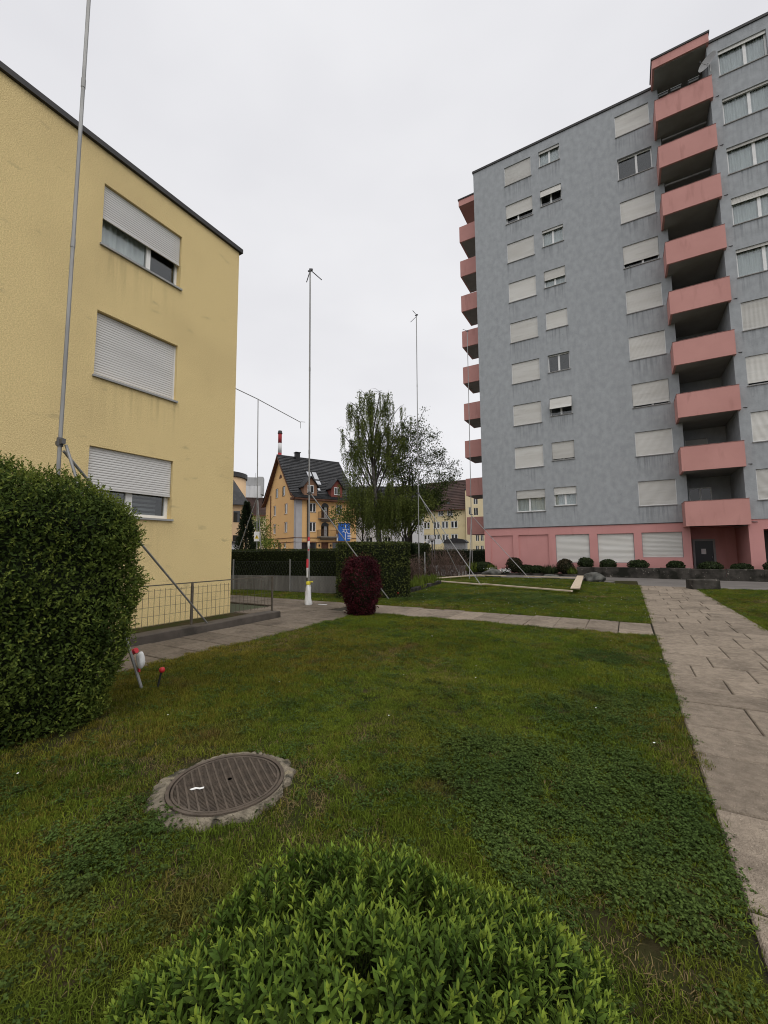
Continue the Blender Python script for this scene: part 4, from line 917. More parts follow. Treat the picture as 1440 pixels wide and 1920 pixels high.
o = MB((-7.75, 9.75, .04)).box(-7.9, -7.6, 9.72, 9.78, .042, .05).build('paper_strip', 'white_plastic', None, (-7.75, 9.75, .04)); setp(o, 'flat white paper strip on slabs beside the bagged pole foot', 'litter')

# timber boards laid out as a frame on the far lawn
def board(a, b, w, label, z=.07, th=.045, tilt=0):
    a, b = Vector((*a, z)), Vector((*b, z)); d = b-a; L = d.length
    m = MB()
    m.cbox(0, L, -w/2, w/2, 0, th, .005)
    o = m.build('board', 'timber', None, a, (tilt, 0, math.atan2(d.y, d.x))); return setp(o, label, 'board', 'timber boards on the far lawn')
board((-9.0, 19.2), (-5.3, 17.62), .12, 'timber board along the near left edge of the board frame', .10)
board((-5.4, 17.68), (-1.72, 15.95), .11, 'timber board along the near right edge of the board frame', .12)
board((-1.62, 16.0), (-2.1, 23.4), .30, 'widest pale plank on the right side of the board frame', .21)
board((-9.0, 19.3), (-7.6, 23.5), .14, 'timber board on the left side of the board frame', .12)
board((-7.5, 23.6), (-5.9, 23.7), .14, 'short timber board at the far edge beside the grey boulder', .12)
board((-4.9, 23.6), (-2.3, 23.25), .12, 'thin timber board at the far right edge of the frame', .12)

# rocks and block
def rock(c, rad, label, seed): blob('boulder', c, rad, 'rock', None, 26, .17, seed, label=label, cat='boulder')
rock((-6.8, 24.3, .18), (.50, .38, .33), 'smooth grey boulder behind the board frame', 3)
rock((-1.42, 22.7, .18), (.46, .40, .30), 'dark craggy boulder beside the wide plank', 8)
rock((-3.7, 24.3, .05), (.45, .35, .2), 'low mossy stone at the lane edge', 5)
o = MB().cbox(-.46, .46, -.26, .26, -.02, .40, .03).build('stone_block', 'planter_stone', None, (2.46, 20.15, 0), (0, 0, R(20))); setp(o, 'square dark stone block at the end of the path', 'block')

# planter wall
pa, pb = np.array([-2.6, 27.0]), np.array([9.5, 25.1]); pd = pb-pa; pl_ = np.linalg.norm(pd)
r = empty('planter_wall', (pa[0], pa[1], 0), math.atan2(pd[1], pd[0]), 'long dark mossy stone planter wall along the asphalt lane', 'wall')
n = 9
for i in range(n):
    w = pl_/n; h = .56+random.uniform(-.02, .02); m = MB(); m.cbox(i*w+.004, (i+1)*w-.004, 0, .3, -.02, h, .025); m.build('stone', 'planter_stone', r, (0, random.uniform(-.012, .012), 0))
MB().cbox(0, .3, .302, 1.2, -.02, .55, .02).build('stone', 'planter_stone', r)
m = MB(); m.quad((0.2, .25, .50), (pl_, .25, .50), (pl_, 1.0, .50), (2.0, 1.9, .50), (.2, 1.2, .50)); m.build('earth', 'soil', r)
r = empty('flower_bed', (-9.2, 26.8, 0), 0, 'planting bed with dark edging in front of the pink ground floor', 'flower bed')
MB().quad((0, .1, .10), (6.6, .1, .10), (6.6, 1.15, .10), (0, 1.15, .10)).build('earth', 'soil', r); MB().box(-.06, 6.6, 0, .1, -.02, .13).box(-.06, 0, .1, 1.15, -.02, .13).build('edging', 'planter_stone', r)

# manhole
r = empty('manhole', (-2.42, 2.03, 0), R(60), 'round rusty iron manhole cover in a rough concrete ring', 'manhole')
m = MB(); n = 120; V = []; F = []
rr = np.random.default_rng(3); ph = rr.random(6)*6.28
for i in range(n):
    a = 2*math.pi*i/n; ro = .438+.022*math.sin(2*a+ph[0])+.018*math.sin(5*a+ph[1])+.012*math.sin(11*a+ph[2])+.010*math.sin(19*a+ph[3])+rr.normal(0, .008)
    if math.cos(a-R(155)) > .85: ro += .045
    c_, s_ = math.cos(a), math.sin(a)
    for q, z in ((.376, .02), (.376, .05), (.39, .054), (.376+(ro-.376)*.4, .05), (.376+(ro-.376)*.65, .046), (.376+(ro-.376)*.85, .036), (ro, .006), (ro+.015, -.03)):
        j = rr.normal(0, .005) if z > .03 and q > .38 else 0; V.append(((q+j)*c_, (q+j)*s_, z+rr.normal(0, .005)*(q > .38)))
for i in range(n):
    for j in range(7): F.append((i*8+j, i*8+j+1, ((i+1) % n)*8+j+1, ((i+1) % n)*8+j))
m.add(V, F); m.build('concrete_ring', 'ring_concrete', r)
MB().lathe([(.352, .02), (.352, .058), (.374, .060), (.375, .02)], n=56).build('iron_frame', 'iron', r)
lid = MB().lathe([(.0001, .048), (.340, .048), (.346, .046), (.346, .02)], n=56).build('lid', 'iron', r)
m = MB(); rad = .325
for i in range(13):
    u = -.30+i*.05; h = math.sqrt(max(0, rad*rad-u*u)); m.box(u-.006, u+.006, -h, h, .0475, .0545)
for i in range(44):
    v = -.32+i*.0149; h = math.sqrt(max(0, rad*rad-v*v)); m.box(-h, h, v-.0028, v+.0028, .0472, .0515)
link('rib_pattern', m.mesh('rib_pattern', 'iron'), lid)
link('lid_rim', MB().lathe([(.327, .048), (.328, .055), (.342, .055), (.343, .048)], n=56).mesh('lid_rim', 'iron'), lid)
link('lifting_hole', MB().lathe([(.0001, .0552), (.014, .0552)], (.02, .02, 0), 12).mesh('lifting_hole', 'black_rubber'), lid)
m = MB(); pts = [(-.03, -.01), (.0, .015), (.03, .008), (.055, .02), (.06, .0), (.04, -.012), (.015, -.006), (-.01, -.022)]
m.add([(x*.87+y*.5-.2, -x*.5+y*.87+.017, .0553) for x, y in pts], [tuple(range(8))]); link('paint_splash', m.mesh('paint_splash', 'bird_white'), lid)

# street lamp with globe, sign, small posts
def globe_lamp(c, h, rad, label):
    r = empty('street_lamp', (*c, 0), 0, label, 'street lamp')
    MB().tube([(0, 0, 0), (0, 0, h-rad*.8)], .05, 8).build('lamp_post', 'steel_dark', r); n = 10
    MB().lathe([(max(.001, rad*math.sin(math.pi*i/n)), -rad*math.cos(math.pi*i/n)) for i in range(n+1)], (0, 0, h), 20).build('globe', 'globe_white', r, smooth=True); MB().lathe([(.09, 0), (.12, .1)], (0, 0, h-rad-.06), 10).build('collar', 'black_rubber', r)
globe_lamp((-13.2, 30.25), 2.55, .25, 'white globe street lamp behind the bare brown bush')
r = empty('direction_sign', (-20.5, 47.5, 0), R(24), 'white arrow shaped direction sign on a post before the cream house', 'sign')
MB().prism([(-1.0, 2.3), (.75, 2.3), (1.25, 2.62), (.75, 2.95), (-1.0, 2.95)], -.04, .0, 'y').build('panel', 'sign_white', r); MB().tube([(-.1, .06, 0), (-.1, .06, 2.9)], .05, 6).build('post', 'steel', r); MB().box(-.75, -.45, -.052, -.041, 2.45, 2.8).build('symbol', 'frame_grey', r)
r = empty('fence_post', (-9.2, 20.1, 0), 0, 'short steel post beside the tall profile pole', 'post')
MB().tube([(0, 0, 0), (0, 0, 1.45)], .03, 8).build('shaft', 'steel', r); MB().lathe([(.035, 1.45), (.035, 1.48), (.01, 1.5)], n=8).build('cap', 'steel', r)
r = empty('lamp_mast', (-17.6, 41.0, 0), 0, 'slim dark lighting mast in front of the cream house', 'mast')
MB().tube([(0, 0, 0), (0, 0, 8.2)], [.06, .035], 8).build('mast_tube', 'steel_dark', r); MB().box(-.25, .1, -.08, .08, 8.15, 8.25).build('lamp_head', 'steel_dark', r)
r = empty('shelter', (-19.5, 52.5, 0), R(10), 'small grey shelter with curved dark roof beyond the bare bush', 'shelter')
MB().prism([(-1.6, 2.6), (-1.2, 2.95), (0, 3.15), (1.2, 2.95), (1.6, 2.6), (1.5, 2.5), (-1.5, 2.5)], -1, 1, 'y').build('roof', 'fascia_dark', r); MB().box(-1.4, 1.4, -.8, .8, 0, 2.5).build('wall', 'frame_grey', r)

# ================================================================== PLANTS
def cube_grid(n):
    V = []; F = []
    t = np.linspace(-1, 1, n+1)
    for ax in range(3):
        for sg in (-1, 1):
            b = len(V)
            for i in t:
                for j in t:
                    p = [0, 0, 0]; p[ax] = sg; p[(ax+1) % 3] = i; p[(ax+2) % 3] = j; V.append(p)
            for i in range(n):
                for j in range(n):
                    q = (b+i*(n+1)+j, b+(i+1)*(n+1)+j, b+(i+1)*(n+1)+j+1, b+i*(n+1)+j+1); F.append(q if sg > 0 else q[::-1])
    return np.array(V, float), np.array(F)
def wob(P, s, seed=0):
    a = np.sin(P[:, 0]*s*1.0+seed+1.3*np.sin(P[:, 2]*s*.8+seed*2))+np.sin(P[:, 1]*s*1.1+seed*1.7+1.1*np.sin(P[:, 0]*s*.7))+np.sin(P[:, 2]*s*1.2+seed*.6+np.sin(P[:, 1]*s*.9))
    return a/3
def rounded(P, h, r):
    """points on the box surface (half sizes h) -> rounded surface position, normal"""
    h = np.array(h); lo = -(h-r); lo[2] = -h[2]; q = np.clip(P, lo, h-r); nrm = unit(P-q); return q+nrm*r, nrm
def box_samples(h, n):
    hx, hy, hz = h; areas = np.array([hy*hz, hy*hz, hx*hz, hx*hz, hx*hy*1.3]); f = RNG.choice(5, n, p=areas/areas.sum())
    u = RNG.uniform(-1, 1, (n, 3)); P = u*np.array(h)
    P[f == 0, 0] = hx; P[f == 1, 0] = -hx; P[f == 2, 1] = hy; P[f == 3, 1] = -hy; P[f == 4, 2] = hz
    return P
def hedge(name, c, rz, h, r, nleaf, L, W, mat, core, label, cat='hedge', shell=.10, bump=.05, bs=4, shape=None, shoots=0, seed=1, stems=True, young=None):
    root = empty(name, (c[0], c[1], 0), rz, label, cat)
    hz = h[2]
    P = box_samples(h, nleaf); Q, N = rounded(P, h, r)
    dep = RNG.random(nleaf)**1.6*shell; Q = Q-N*dep[:, None]+N*(bump*wob(Q, bs, seed)+.35*bump*wob(Q, bs*3.1, seed+2))[:, None]
    Q[:, 2] += hz
    if shape is not None: Q = shape(Q)
    D = N*.55+rvec(nleaf)*.9+np.array([0, 0, .35]); Nn = N+rvec(nleaf)*.6
    sz = L*RNG.uniform(.6, 1.25, nleaf)
    V, F = leaves(Q-D*0, D, Nn, sz, sz*W/L)
    parts = [(V, F)]
    if shoots:
        P = box_samples(h, shoots); Q, N = rounded(P, h, r); Q = Q+N*(bump*wob(Q, bs, seed))[:, None]; Q[:, 2] += hz
        if shape is not None: Q = shape(Q)
        T = unit(N*.7+np.array([0, 0, .7])+rvec(shoots)*.4); ln = RNG.uniform(.04, .13, shoots)
        for k in range(6):
            B = Q+T*(ln*(k+1)/6)[:, None]; D = unit(T*.8+rvec(shoots)*.8); parts.append(leaves(B, D, rvec(shoots)+T, L*RNG.uniform(.6, 1, shoots), W*.8))
    if shoots and young:
        V, F = join(parts[1:]); link('young_shoots', npmesh('young_shoots', V, F, young), root); parts = parts[:1]
    V, F = join(parts); link('foliage', npmesh('foliage', V, F, mat), root)
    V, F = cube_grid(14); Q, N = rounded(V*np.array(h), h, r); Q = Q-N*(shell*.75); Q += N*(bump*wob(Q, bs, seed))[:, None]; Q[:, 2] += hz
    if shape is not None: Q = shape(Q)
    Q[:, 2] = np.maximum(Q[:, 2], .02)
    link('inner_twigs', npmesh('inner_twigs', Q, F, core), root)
    if stems:
        m = MB(); n = 7
        for i in range(n): x, y = random.uniform(-.35, .35)*h[0], random.uniform(-.35, .35)*h[1]; m.tube([(x, y, -.02), (x*1.05, y*1.05, min(.5, hz))], .02, 5)
        m.build('stems', 'bark', root)
    return root
# tall hedge at the left
def shp(Q):
    z = Q[:, 2]; k = np.where(z < 1.0, 1-.24*((1.0-z)/1.0)**1.0, 1.0); k2 = np.where(z > 1.5, 1-.10*((z-1.5)/1.0)**2, 1.0)
    Q = Q.copy(); Q[:, 2] = z*(1-.12*np.clip((Q[:, 1]-.7)/1.2, 0, 1.1)**2*np.clip(z/2, 0, 1)); Q[:, 0] = Q[:, 0]*k*k2; ym = Q[:, 1]; Q[:, 1] = np.where(ym > 0, ym*(1-(1-k)*.55)*(1-(1-k2)*.3), ym); return Q
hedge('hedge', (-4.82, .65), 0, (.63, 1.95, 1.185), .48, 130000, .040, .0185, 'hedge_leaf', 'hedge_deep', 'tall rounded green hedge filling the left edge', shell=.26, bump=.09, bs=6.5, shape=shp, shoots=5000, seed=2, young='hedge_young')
# long dark hedge on the retaining wall and the tall block
c0 = Pw0+D_*4.7+np.array([-D_[1], D_[0]])*.55
hedge('hedge', (c0[0], c0[1]), ang, (5.0, .5, .83), .09, 26000, .05, .03, 'dark_hedge', 'hedge_deep', 'long clipped dark hedge above the low concrete wall', shell=.07, bump=.02, bs=6, seed=3)
hb = unit(np.array([1.54, .93])); ha = math.atan2(hb[1], hb[0]); hn = np.array([-hb[1], hb[0]])
c1 = np.array([-8.30, 11.15])+hb*1.22+hn*1.15
hedge('hedge', (c1[0], c1[1]), ha, (1.22, 1.1, .93), .1, 18000, .065, .04, 'block_hedge', 'hedge_deep', 'clipped square hedge block behind the dark red shrub', shell=.09, bump=.025, bs=6, seed=4)
# dark red shrub
def shr(Q):
    z = Q[:, 2]; k = np.sqrt(np.clip(1-((z-.88)/1.08)**2, .05, 1)); Q = Q.copy(); Q[:, 0] *= k; Q[:, 1] *= k; return Q
hedge('red_shrub', (-5.76, 8.78), .5, (.46, .46, .715), .43, 9000, .05, .03, 'red_leaf', 'hedge_deep', 'dark red barberry shrub clipped to a rounded column by the slabs', 'shrub', shell=.09, bump=.03, bs=7, shape=shr, seed=5, shoots=300)
# ball and cushion shrubs by the tower
def ball(c, rx, rz_, mat, label, n=1300, z0=.1):
    root = empty('ball_shrub', (c[0], c[1], z0), 0, label, 'shrub', 'clipped shrubs by the tower')
    N = rvec(n); N[:, 2] = np.where(N[:, 2] < -.6, -N[:, 2], N[:, 2]); Q = N*np.array([rx, rx, rz_])*(1-RNG.random((n, 1))**2*.14)*(1+.05*wob(N*3, 2, c[0]))[:, None]+[0, 0, rz_*.85]
    V, F = leaves(Q, N*.6+rvec(n), N+rvec(n)*.5, .085, .05); link('foliage', npmesh('foliage', V, F, mat), root)
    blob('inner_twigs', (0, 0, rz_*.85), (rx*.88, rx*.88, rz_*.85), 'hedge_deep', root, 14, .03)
    MB().tube([(0, 0, -.05), (0, 0, rz_*.5)], .03, 5).build('stem', 'bark', root)
ball((-6.25, 27.3), .50, .50, 'brown_shrub_leaf', 'tallest brown green ball shrub in front of the pink panels', z0=.14)
ball((-3.25, 27.3), .47, .48, 'brown_shrub_leaf', 'brown green ball shrub before the first pink floor blind')
ball((-5.55, 27.35), .55, .27, 'shrub_leaf', 'low dark cushion shrub right of the tallest ball shrub')
ball((-4.9, 27.35), .5, .25, 'shrub_leaf', 'flat dark cushion shrub in the middle of the flower bed')
ball((-8.35, 27.45), .75, .36, 'shrub_leaf', 'wide green mound at the left end of the flower bed', 2000)
pn = np.array([-pd[1], pd[0]])/pl_
xs_ = [(.35, .42, .33, 'round dark cushion shrub at the left end of the planter'), (1.55, .42, .27, 'second cushion shrub on the planter wall'), (3.05, .5, .26, 'third and widest cushion shrub on the planter wall'), (4.75, .38, .24, 'fourth cushion shrub on the planter, left of the entrance'), (6.2, .5, .22, 'low cushion shrub on the planter before the dark door'), (7.4, .42, .18, 'small low plant on the planter before the pink entrance wall'), (8.6, .4, .25, 'cushion shrub on the planter before the pink pillar'), (9.35, .36, .2, 'last small cushion shrub on the planter at right')]
for t, rx, rz_, lab in xs_:
    p = pa+pd*t/pl_+pn*.62; ball(p, rx, rz_, 'shrub_leaf', lab, 900, .46)
def grassy(c, z0, h, n, mat, label, spread=.4, white=0):
    root = empty('leafy_plant', (c[0], c[1], z0), 0, label, 'plant')
    a = RNG.random(n)*6.28; q = RNG.random(n)**.5*spread; P = np.stack([q*np.cos(a)*.5, q*np.sin(a)*.5, np.zeros(n)], 1); D = np.stack([np.cos(a)*.6*q/spread, np.sin(a)*.6*q/spread, np.ones(n)], 1)+rvec(n)*.2
    V, F = leaves(P, D, np.stack([np.cos(a), np.sin(a), np.zeros(n)], 1), h*RNG.uniform(.6, 1.2, n), .04, curl=.4); link('leaves', npmesh('leaves', V, F, mat), root)
    if white:
        k = white; P = RNG.normal(size=(k, 3))*[.16, .1, .05]+[0, -.25, h*.55]; V, F = diamonds(P, rvec(k), rvec(k), .07, .06); link('blossoms', npmesh('blossoms', V, F, 'petal'), root)
grassy((-8.9, 27.0), .1, .6, 160, 'bright_leaf', 'tufty strap leaved plant at the outer corner of the flower bed', .7)
grassy((-7.7, 27.05), .1, .5, 120, 'bright_leaf', 'strap leaved plant with pale tips in the flower bed', .6, 20)
grassy((-6.75, 27.05), .1, .35, 60, 'shrub_leaf', 'small white flowering plant left of the tallest ball shrub', .4, 130)
grassy((-4.1, 27.05), .1, .5, 200, 'shrub_leaf', 'dark strap leaved plant beside the right ball shrub', .8)
grassy((-2.85, 27.05), .1, .4, 90, 'bright_leaf', 'small strap leaved plant at the planter corner', .5)
# low hedge far back
hedge('hedge', (-13.5, 42), 0, (5, .6, .8), .15, 5000, .10, .07, 'dark_hedge', 'hedge_deep', 'low dark hedge beneath the pale cream house', shell=.1, stems=False)

# bare brown bush
def bare_bush(c, hw, h, label, n=230):
    root = empty('bare_bush', (c[0], c[1], 0), 0, label, 'bush'); m = MB()
    for i in range(n):
        x, y = random.uniform(-hw, hw), random.uniform(-hw, hw)*.8; hh = h*random.uniform(.55, 1.05)*(1-.5*abs(x/hw)**2.5)
        p = [Vector((x*.85, y*.85, 0))]
        d = Vector((x*.12, y*.12, 1))
        for k in range(4): d = d+Vector((random.gauss(0, .22), random.gauss(0, .22), 0)); p.append(p[-1]+d.normalized()*hh/4)
        m.tube(p, [.012, .01, .008, .006, .003], 3, False)
        for k in range(5):
            s = p[random.choice((1, 2, 3))]; e = s+Vector((random.gauss(0, .22), random.gauss(0, .22), random.uniform(.05, .35))); m.tube([s, (s+e)/2+Vector((0, 0, .04)), e], [.006, .005, .002], 3, False)
    m.build('twigs', 'bare_twig', root)
    k = 1500; P = rvec(k)*RNG.random((k, 1))**.4*[hw, hw*.8, h*.52]+[0, 0, h*.46]; P[:, 2] = np.abs(P[:, 2]); V, F = diamonds(P, rvec(k), rvec(k), .05, .03); link('leaves', npmesh('leaves', V, F, 'bare_twig'), root)
bare_bush((-9.4, 23.7), 1.25, 2.0, 'bare reddish brown bush behind the board frame', 150)
bare_bush((-9.05, 18.6), .5, 1.5, 'small bare twiggy bush between the hedge block and the tall pole', 60)
hedge('hedge', (-12.6, 24.2), R(20), (1.7, .6, 1.0), .25, 7000, .09, .06, 'dark_hedge', 'hedge_deep', 'dark loose hedge behind the square hedge block', shell=.12, bump=.12, bs=3, stems=False, seed=8)
r = empty('bed_edging', (-7.3, 14.0, 0), 0, 'low dark stone edging curving from hedge block to the board frame', 'edging')
e_ = [(-7.0, 13.75), (-7.15, 14.9), (-7.3, 16.0), (-7.45, 17.1), (-7.6, 18.2)]
for (ax_, ay_), (bx_, by_) in zip(e_[:-1], e_[1:]):
    L_ = math.hypot(bx_-ax_, by_-ay_); MB().cbox(0, L_-.01, -.09, .09, -.02, .19, .02).build('stone', 'planter_stone', r, (ax_+7.3, ay_-14.0, 0), (0, 0, math.atan2(by_-ay_, bx_-ax_)))
for i_, (x_, y_, h_) in enumerate(((-7.5, 15.3, .4), (-7.8, 16.8, .45), (-8.2, 18.6, .4))):
    grassy((x_, y_), .02, h_, 150, 'bright_leaf', ['leafy weeds above the stone edging near the hedge block', 'tall grassy weeds in the middle of the stone edging', 'grassy weeds at the left corner of the board frame'][i_], .8)
# ---- trees
def bez(a, b, c, n=7): return [a*(1-t)**2+b*2*t*(1-t)+c*t*t for t in [i/(n-1) for i in range(n)]]
CR = Vector((.866, .5, 0)); CD = Vector((-.5, .866, 0))
def weeping_birch():
    base = Vector((-15.45, 25.7, 0)); root = empty('birch_tree', base, 0, 'tall weeping birch with hanging olive twigs behind the hedge block', 'tree')
    P3 = lambda u, v, z: CR*u+CD*v+Vector((0, 0, z))
    trunk = [P3(.15, 0, -.1), P3(.1, 0, 2.5), P3(-.1, .1, 5), P3(-.35, .1, 8), P3(-.45, 0, 10.5), P3(-.3, 0, 12.6)]
    m = MB(); m.tube(trunk, [.24, .19, .15, .10, .06, .02], 9); m.build('trunk', 'birch_bark', root, smooth=True)
    def tr(z):
        for a, b in zip(trunk[:-1], trunk[1:]):
            if a.z <= z <= b.z: return a.lerp(b, (z-a.z)/(b.z-a.z))
        return trunk[-1]
    T = [(-3.0, .3, 10.7, 6.6), (-2.3, -.6, 11.9, 7.6), (-1.9, .5, 12.7, 8.6), (-1.0, .2, 13.4, 9.4), (.25, .1, 13.5, 9.6), (.9, -.5, 12.8, 8.6), (1.6, .4, 12.2, 7.4), (2.3, 0, 11.5, 6.3), (1.9, -.8, 9.9, 5.6), (-2.5, 1.0, 9.2, 5.4), (-.6, -1.6, 11.3, 7.4), (.5, 1.8, 11.6, 7.0), (-1.2, -2.0, 9.4, 5.8), (1.0, 1.9, 9.6, 5.6),
         (-2.5, .2, 6.3, 3.6), (-1.9, -1.2, 7.2, 4.2), (1.2, -1.4, 6.4, 3.6), (2.2, .6, 6.5, 4.2), (-.6, -1.8, 5.7, 3.3), (.4, 1.7, 6.5, 4.0), (3.0, -.4, 5.3, 3.3), (-1.5, 1.6, 5.4, 3.3), (1.4, -1.8, 5.2, 3.0), (2.6, 1.2, 5.2, 3.0)]
    lm = MB(); P = []; D = []; tw = MB()
    for u, v, z, z0 in T:
        a = tr(z0); c = P3(u, v, z); b = a.lerp(c, .55)+Vector((random.gauss(0, .35), random.gauss(0, .35), .9)); pts = bez(a, b, c, 8)
        lm.tube(pts, [.055*(1-i/8)+.008 for i in range(8)], 5, False)
        low = z < 7.5; ns = 15 if low else 14
        for k in range(ns):
            t = random.uniform(.3, 1.0); i = min(6, int(t*7)); s = pts[i].lerp(pts[i+1], t*7-i)
            o = Vector((random.gauss(0, 1), random.gauss(0, 1), random.uniform(.1, .8))).normalized()*random.uniform(.3, .95)*(1.2-.35*t); e = s+o
            lm.tube([s, s+o*.5+Vector((0, 0, .1)), e], [.014, .010, .005], 3, False)
            for q in range(random.choice((4, 5, 6))):
                st = e.lerp(s, random.uniform(0, .45))+Vector((random.gauss(0, .10), random.gauss(0, .10), 0)); ln = random.uniform(.5, 2.0) if not low else random.uniform(.7, 2.8)
                ln = min(ln, max(.3, st.z-1.75)); sw = Vector((random.gauss(0, .07), random.gauss(0, .07), 0)); n_ = int(ln/.045)
                if q == 0: tw.tube([e, st+Vector((0, 0, -.1)), st+sw+Vector((0, 0, -ln))], .0045, 3, False)
                for j in range(n_):
                    tt = j/n_; P.append(st+sw*tt+Vector((random.gauss(0, .035), random.gauss(0, .035), -ln*tt+.15*(1-(1-min(1, tt*4))**2)-.1))); D.append((random.gauss(0, .5), random.gauss(0, .5), -1))
    lm.build('limbs', 'bark', root); tw.build('twigs', 'bark', root)
    P = np.array([tuple(p) for p in P]); D = np.array(D); n = len(P)
    V, F = diamonds(P, D, rvec(n), RNG.uniform(.07, .13, n), RNG.uniform(.045, .075, n)); link('crown', npmesh('crown', V, F, 'birch_leaf'), root)
weeping_birch()
def grow(mb, tips, p, d, L, r, depth, spread, up, rnd):
    n = 4; pts = [p]; rr = [r]
    for i in range(n):
        d = (d+Vector((rnd.gauss(0, .16), rnd.gauss(0, .16), rnd.gauss(0, .10)+up*.06))).normalized(); p = p+d*L/n; pts.append(p); rr.append(r*(1-.42*(i+1)/n))
    mb.tube(pts, [max(q, .012) for q in rr], 6 if r > .05 else 3, False)
    if depth == 0: tips.append((p, d)); return
    for k in range(rnd.choice((2, 3, 3)) if depth > 1 else 3):
        ax = Vector((rnd.gauss(0, 1), rnd.gauss(0, 1), rnd.gauss(0, .6))).normalized(); nd = (d+ax*spread).normalized()
        s = pts[-1] if k < 2 else pts[rnd.choice((2, 3))]
        grow(mb, tips, s, nd, L*rnd.uniform(.62, .82), rr[-1]*.8, depth-1, spread, up, rnd)
    if depth <= 2: tips.append((p, d))
def broad_tree(name, base, H, targets, label, mat, leafn, lsz, seed, r0=.2, depth=3, clump=.45, skip=0.0, lowfill=None):
    rnd = random.Random(seed); base = Vector(base); root = empty(name, base, 0, label, 'tree'); m = MB(); tips = []
    tk = [Vector((0, 0, -.1)), Vector((.05, 0, H*.25)), Vector((-.05, .1, H*.5)), Vector((.15, .05, H*.8))]; m.tube(tk, [r0, r0*.8, r0*.55, r0*.1], 9); m.build('trunk', 'bark', root, smooth=True)
    b = MB()
    for u, v, z, z0, L in targets:
        a = Vector((0, 0, z0)); i = min(2, int(z0/H*4)); a = tk[i].lerp(tk[i+1], min(1, max(0, (z0-tk[i].z)/(tk[i+1].z-tk[i].z)))); c = CR*u+CD*v+Vector((0, 0, z)); d = (c-a).normalized()
        grow(b, tips, a, d, (c-a).length*L, r0*.38, depth, .62, .5, rnd)
    b.build('limbs', 'bark', root)
    P = []
    for p, d in tips:
        if rnd.random() < skip: continue
        k = rnd.randint(int(leafn*.5), int(leafn*1.5))
        for j in range(k): P.append(p+Vector((rnd.gauss(0, clump), rnd.gauss(0, clump), rnd.gauss(0, clump*.6))))
    P = np.array([tuple(p) for p in P])
    n = len(P); V, F = diamonds(P, rvec(n)+[0, 0, -.4], rvec(n), RNG.uniform(.7, 1.3, n)*lsz, RNG.uniform(.4, .75, n)*lsz); link('crown', npmesh('crown', V, F, mat), root)
broad_tree('sparse_tree', (-14.8, 29.5, 0), 11, [(.7, 0, 9.8, 5.5, .58), (1.6, .3, 8.7, 5.0, .54), (-1.3, .5, 8.6, 4.6, .55), (1.7, -.5, 6.6, 3.6, .55), (-.2, -1.2, 9.2, 5.6, .6), (-2.0, -.3, 6.8, 3.8, .62), (.6, 1.6, 8.5, 4.8, .62), (2.2, .9, 5.2, 3.2, .55), (1.7, .2, 5.6, 3.0, .5), (1.4, -.8, 4.6, 2.6, .5), (1.9, 0, 4.8, 2.8, .5)],
           'sparse half bare spreading tree right of the birch', 'tree_leaf', 20, .14, 5, .24, 4, .24, .1)
broad_tree('leafy_tree', (-14.2, 27.6, 0), 5.6, [(-1.2, 0, 4.6, 2.4, .6), (1.2, .3, 4.8, 2.4, .6), (0, -1.0, 4.9, 2.6, .6), (0, 1.1, 5.2, 2.6, .6), (1.5, -.6, 3.7, 2.0, .6), (-1.5, .8, 3.7, 2.0, .6)],
           'low dense leafy tree between birch and sparse tree', 'birch_leaf', 75, .16, 9, .13, 2, .40)
broad_tree('leafy_tree', (-16.9, 25.9, 0), 5.0, [(-.8, 0, 4.3, 2.2, .6), (.9, .3, 4.4, 2.2, .6), (0, -.9, 4.6, 2.4, .6), (0, .8, 4.9, 2.4, .6)],
           'slender leafy tree at the left below the birch', 'birch_leaf', 50, .15, 19, .10, 2, .38)
broad_tree('young_tree', (-32.4, 31.2, 0), 4.6, [(-.9, 0, 3.9, 1.6, .6), (.9, .2, 3.9, 1.6, .6), (0, -.8, 4.4, 2, .6), (.2, .9, 3.2, 1.2, .6), (1.2, -.3, 2.6, 1.0, .6), (-1.2, .3, 2.6, 1.0, .6)],
           'bright green young tree left of the orange house', 'bright_leaf', 34, .17, 12, .1, 2, .38)
def conifer(base, H, rad, label):
    root = empty('conifer', base, 0, label, 'tree'); MB().tube([(0, 0, 0), (0, 0, H*.95)], [.14, .02], 6).build('trunk', 'bark', root)
    n = 4200; z = RNG.random(n)**.9; a = RNG.random(n)*6.28; q = (1-z)**.75*rad*RNG.uniform(.45, 1.1, n)*(1+.25*np.sin(a*5+z*22)); P = np.stack([q*np.cos(a), q*np.sin(a), z*H], 1)
    D = np.stack([np.cos(a), np.sin(a), RNG.uniform(.2, 1.6, n)], 1)+rvec(n)*.3; V, F = diamonds(P, D, rvec(n), RNG.uniform(.16, .4, n), .1); link('crown', npmesh('crown', V, F, 'conifer_leaf'), root)
conifer((-29.9, 26.5, 0), 6.0, 1.0, 'dark narrow conifer beside the yellow building corner')
conifer((-10.75, 21.6, 0), 1.75, .24, 'small dark cypress behind the tall profile pole')

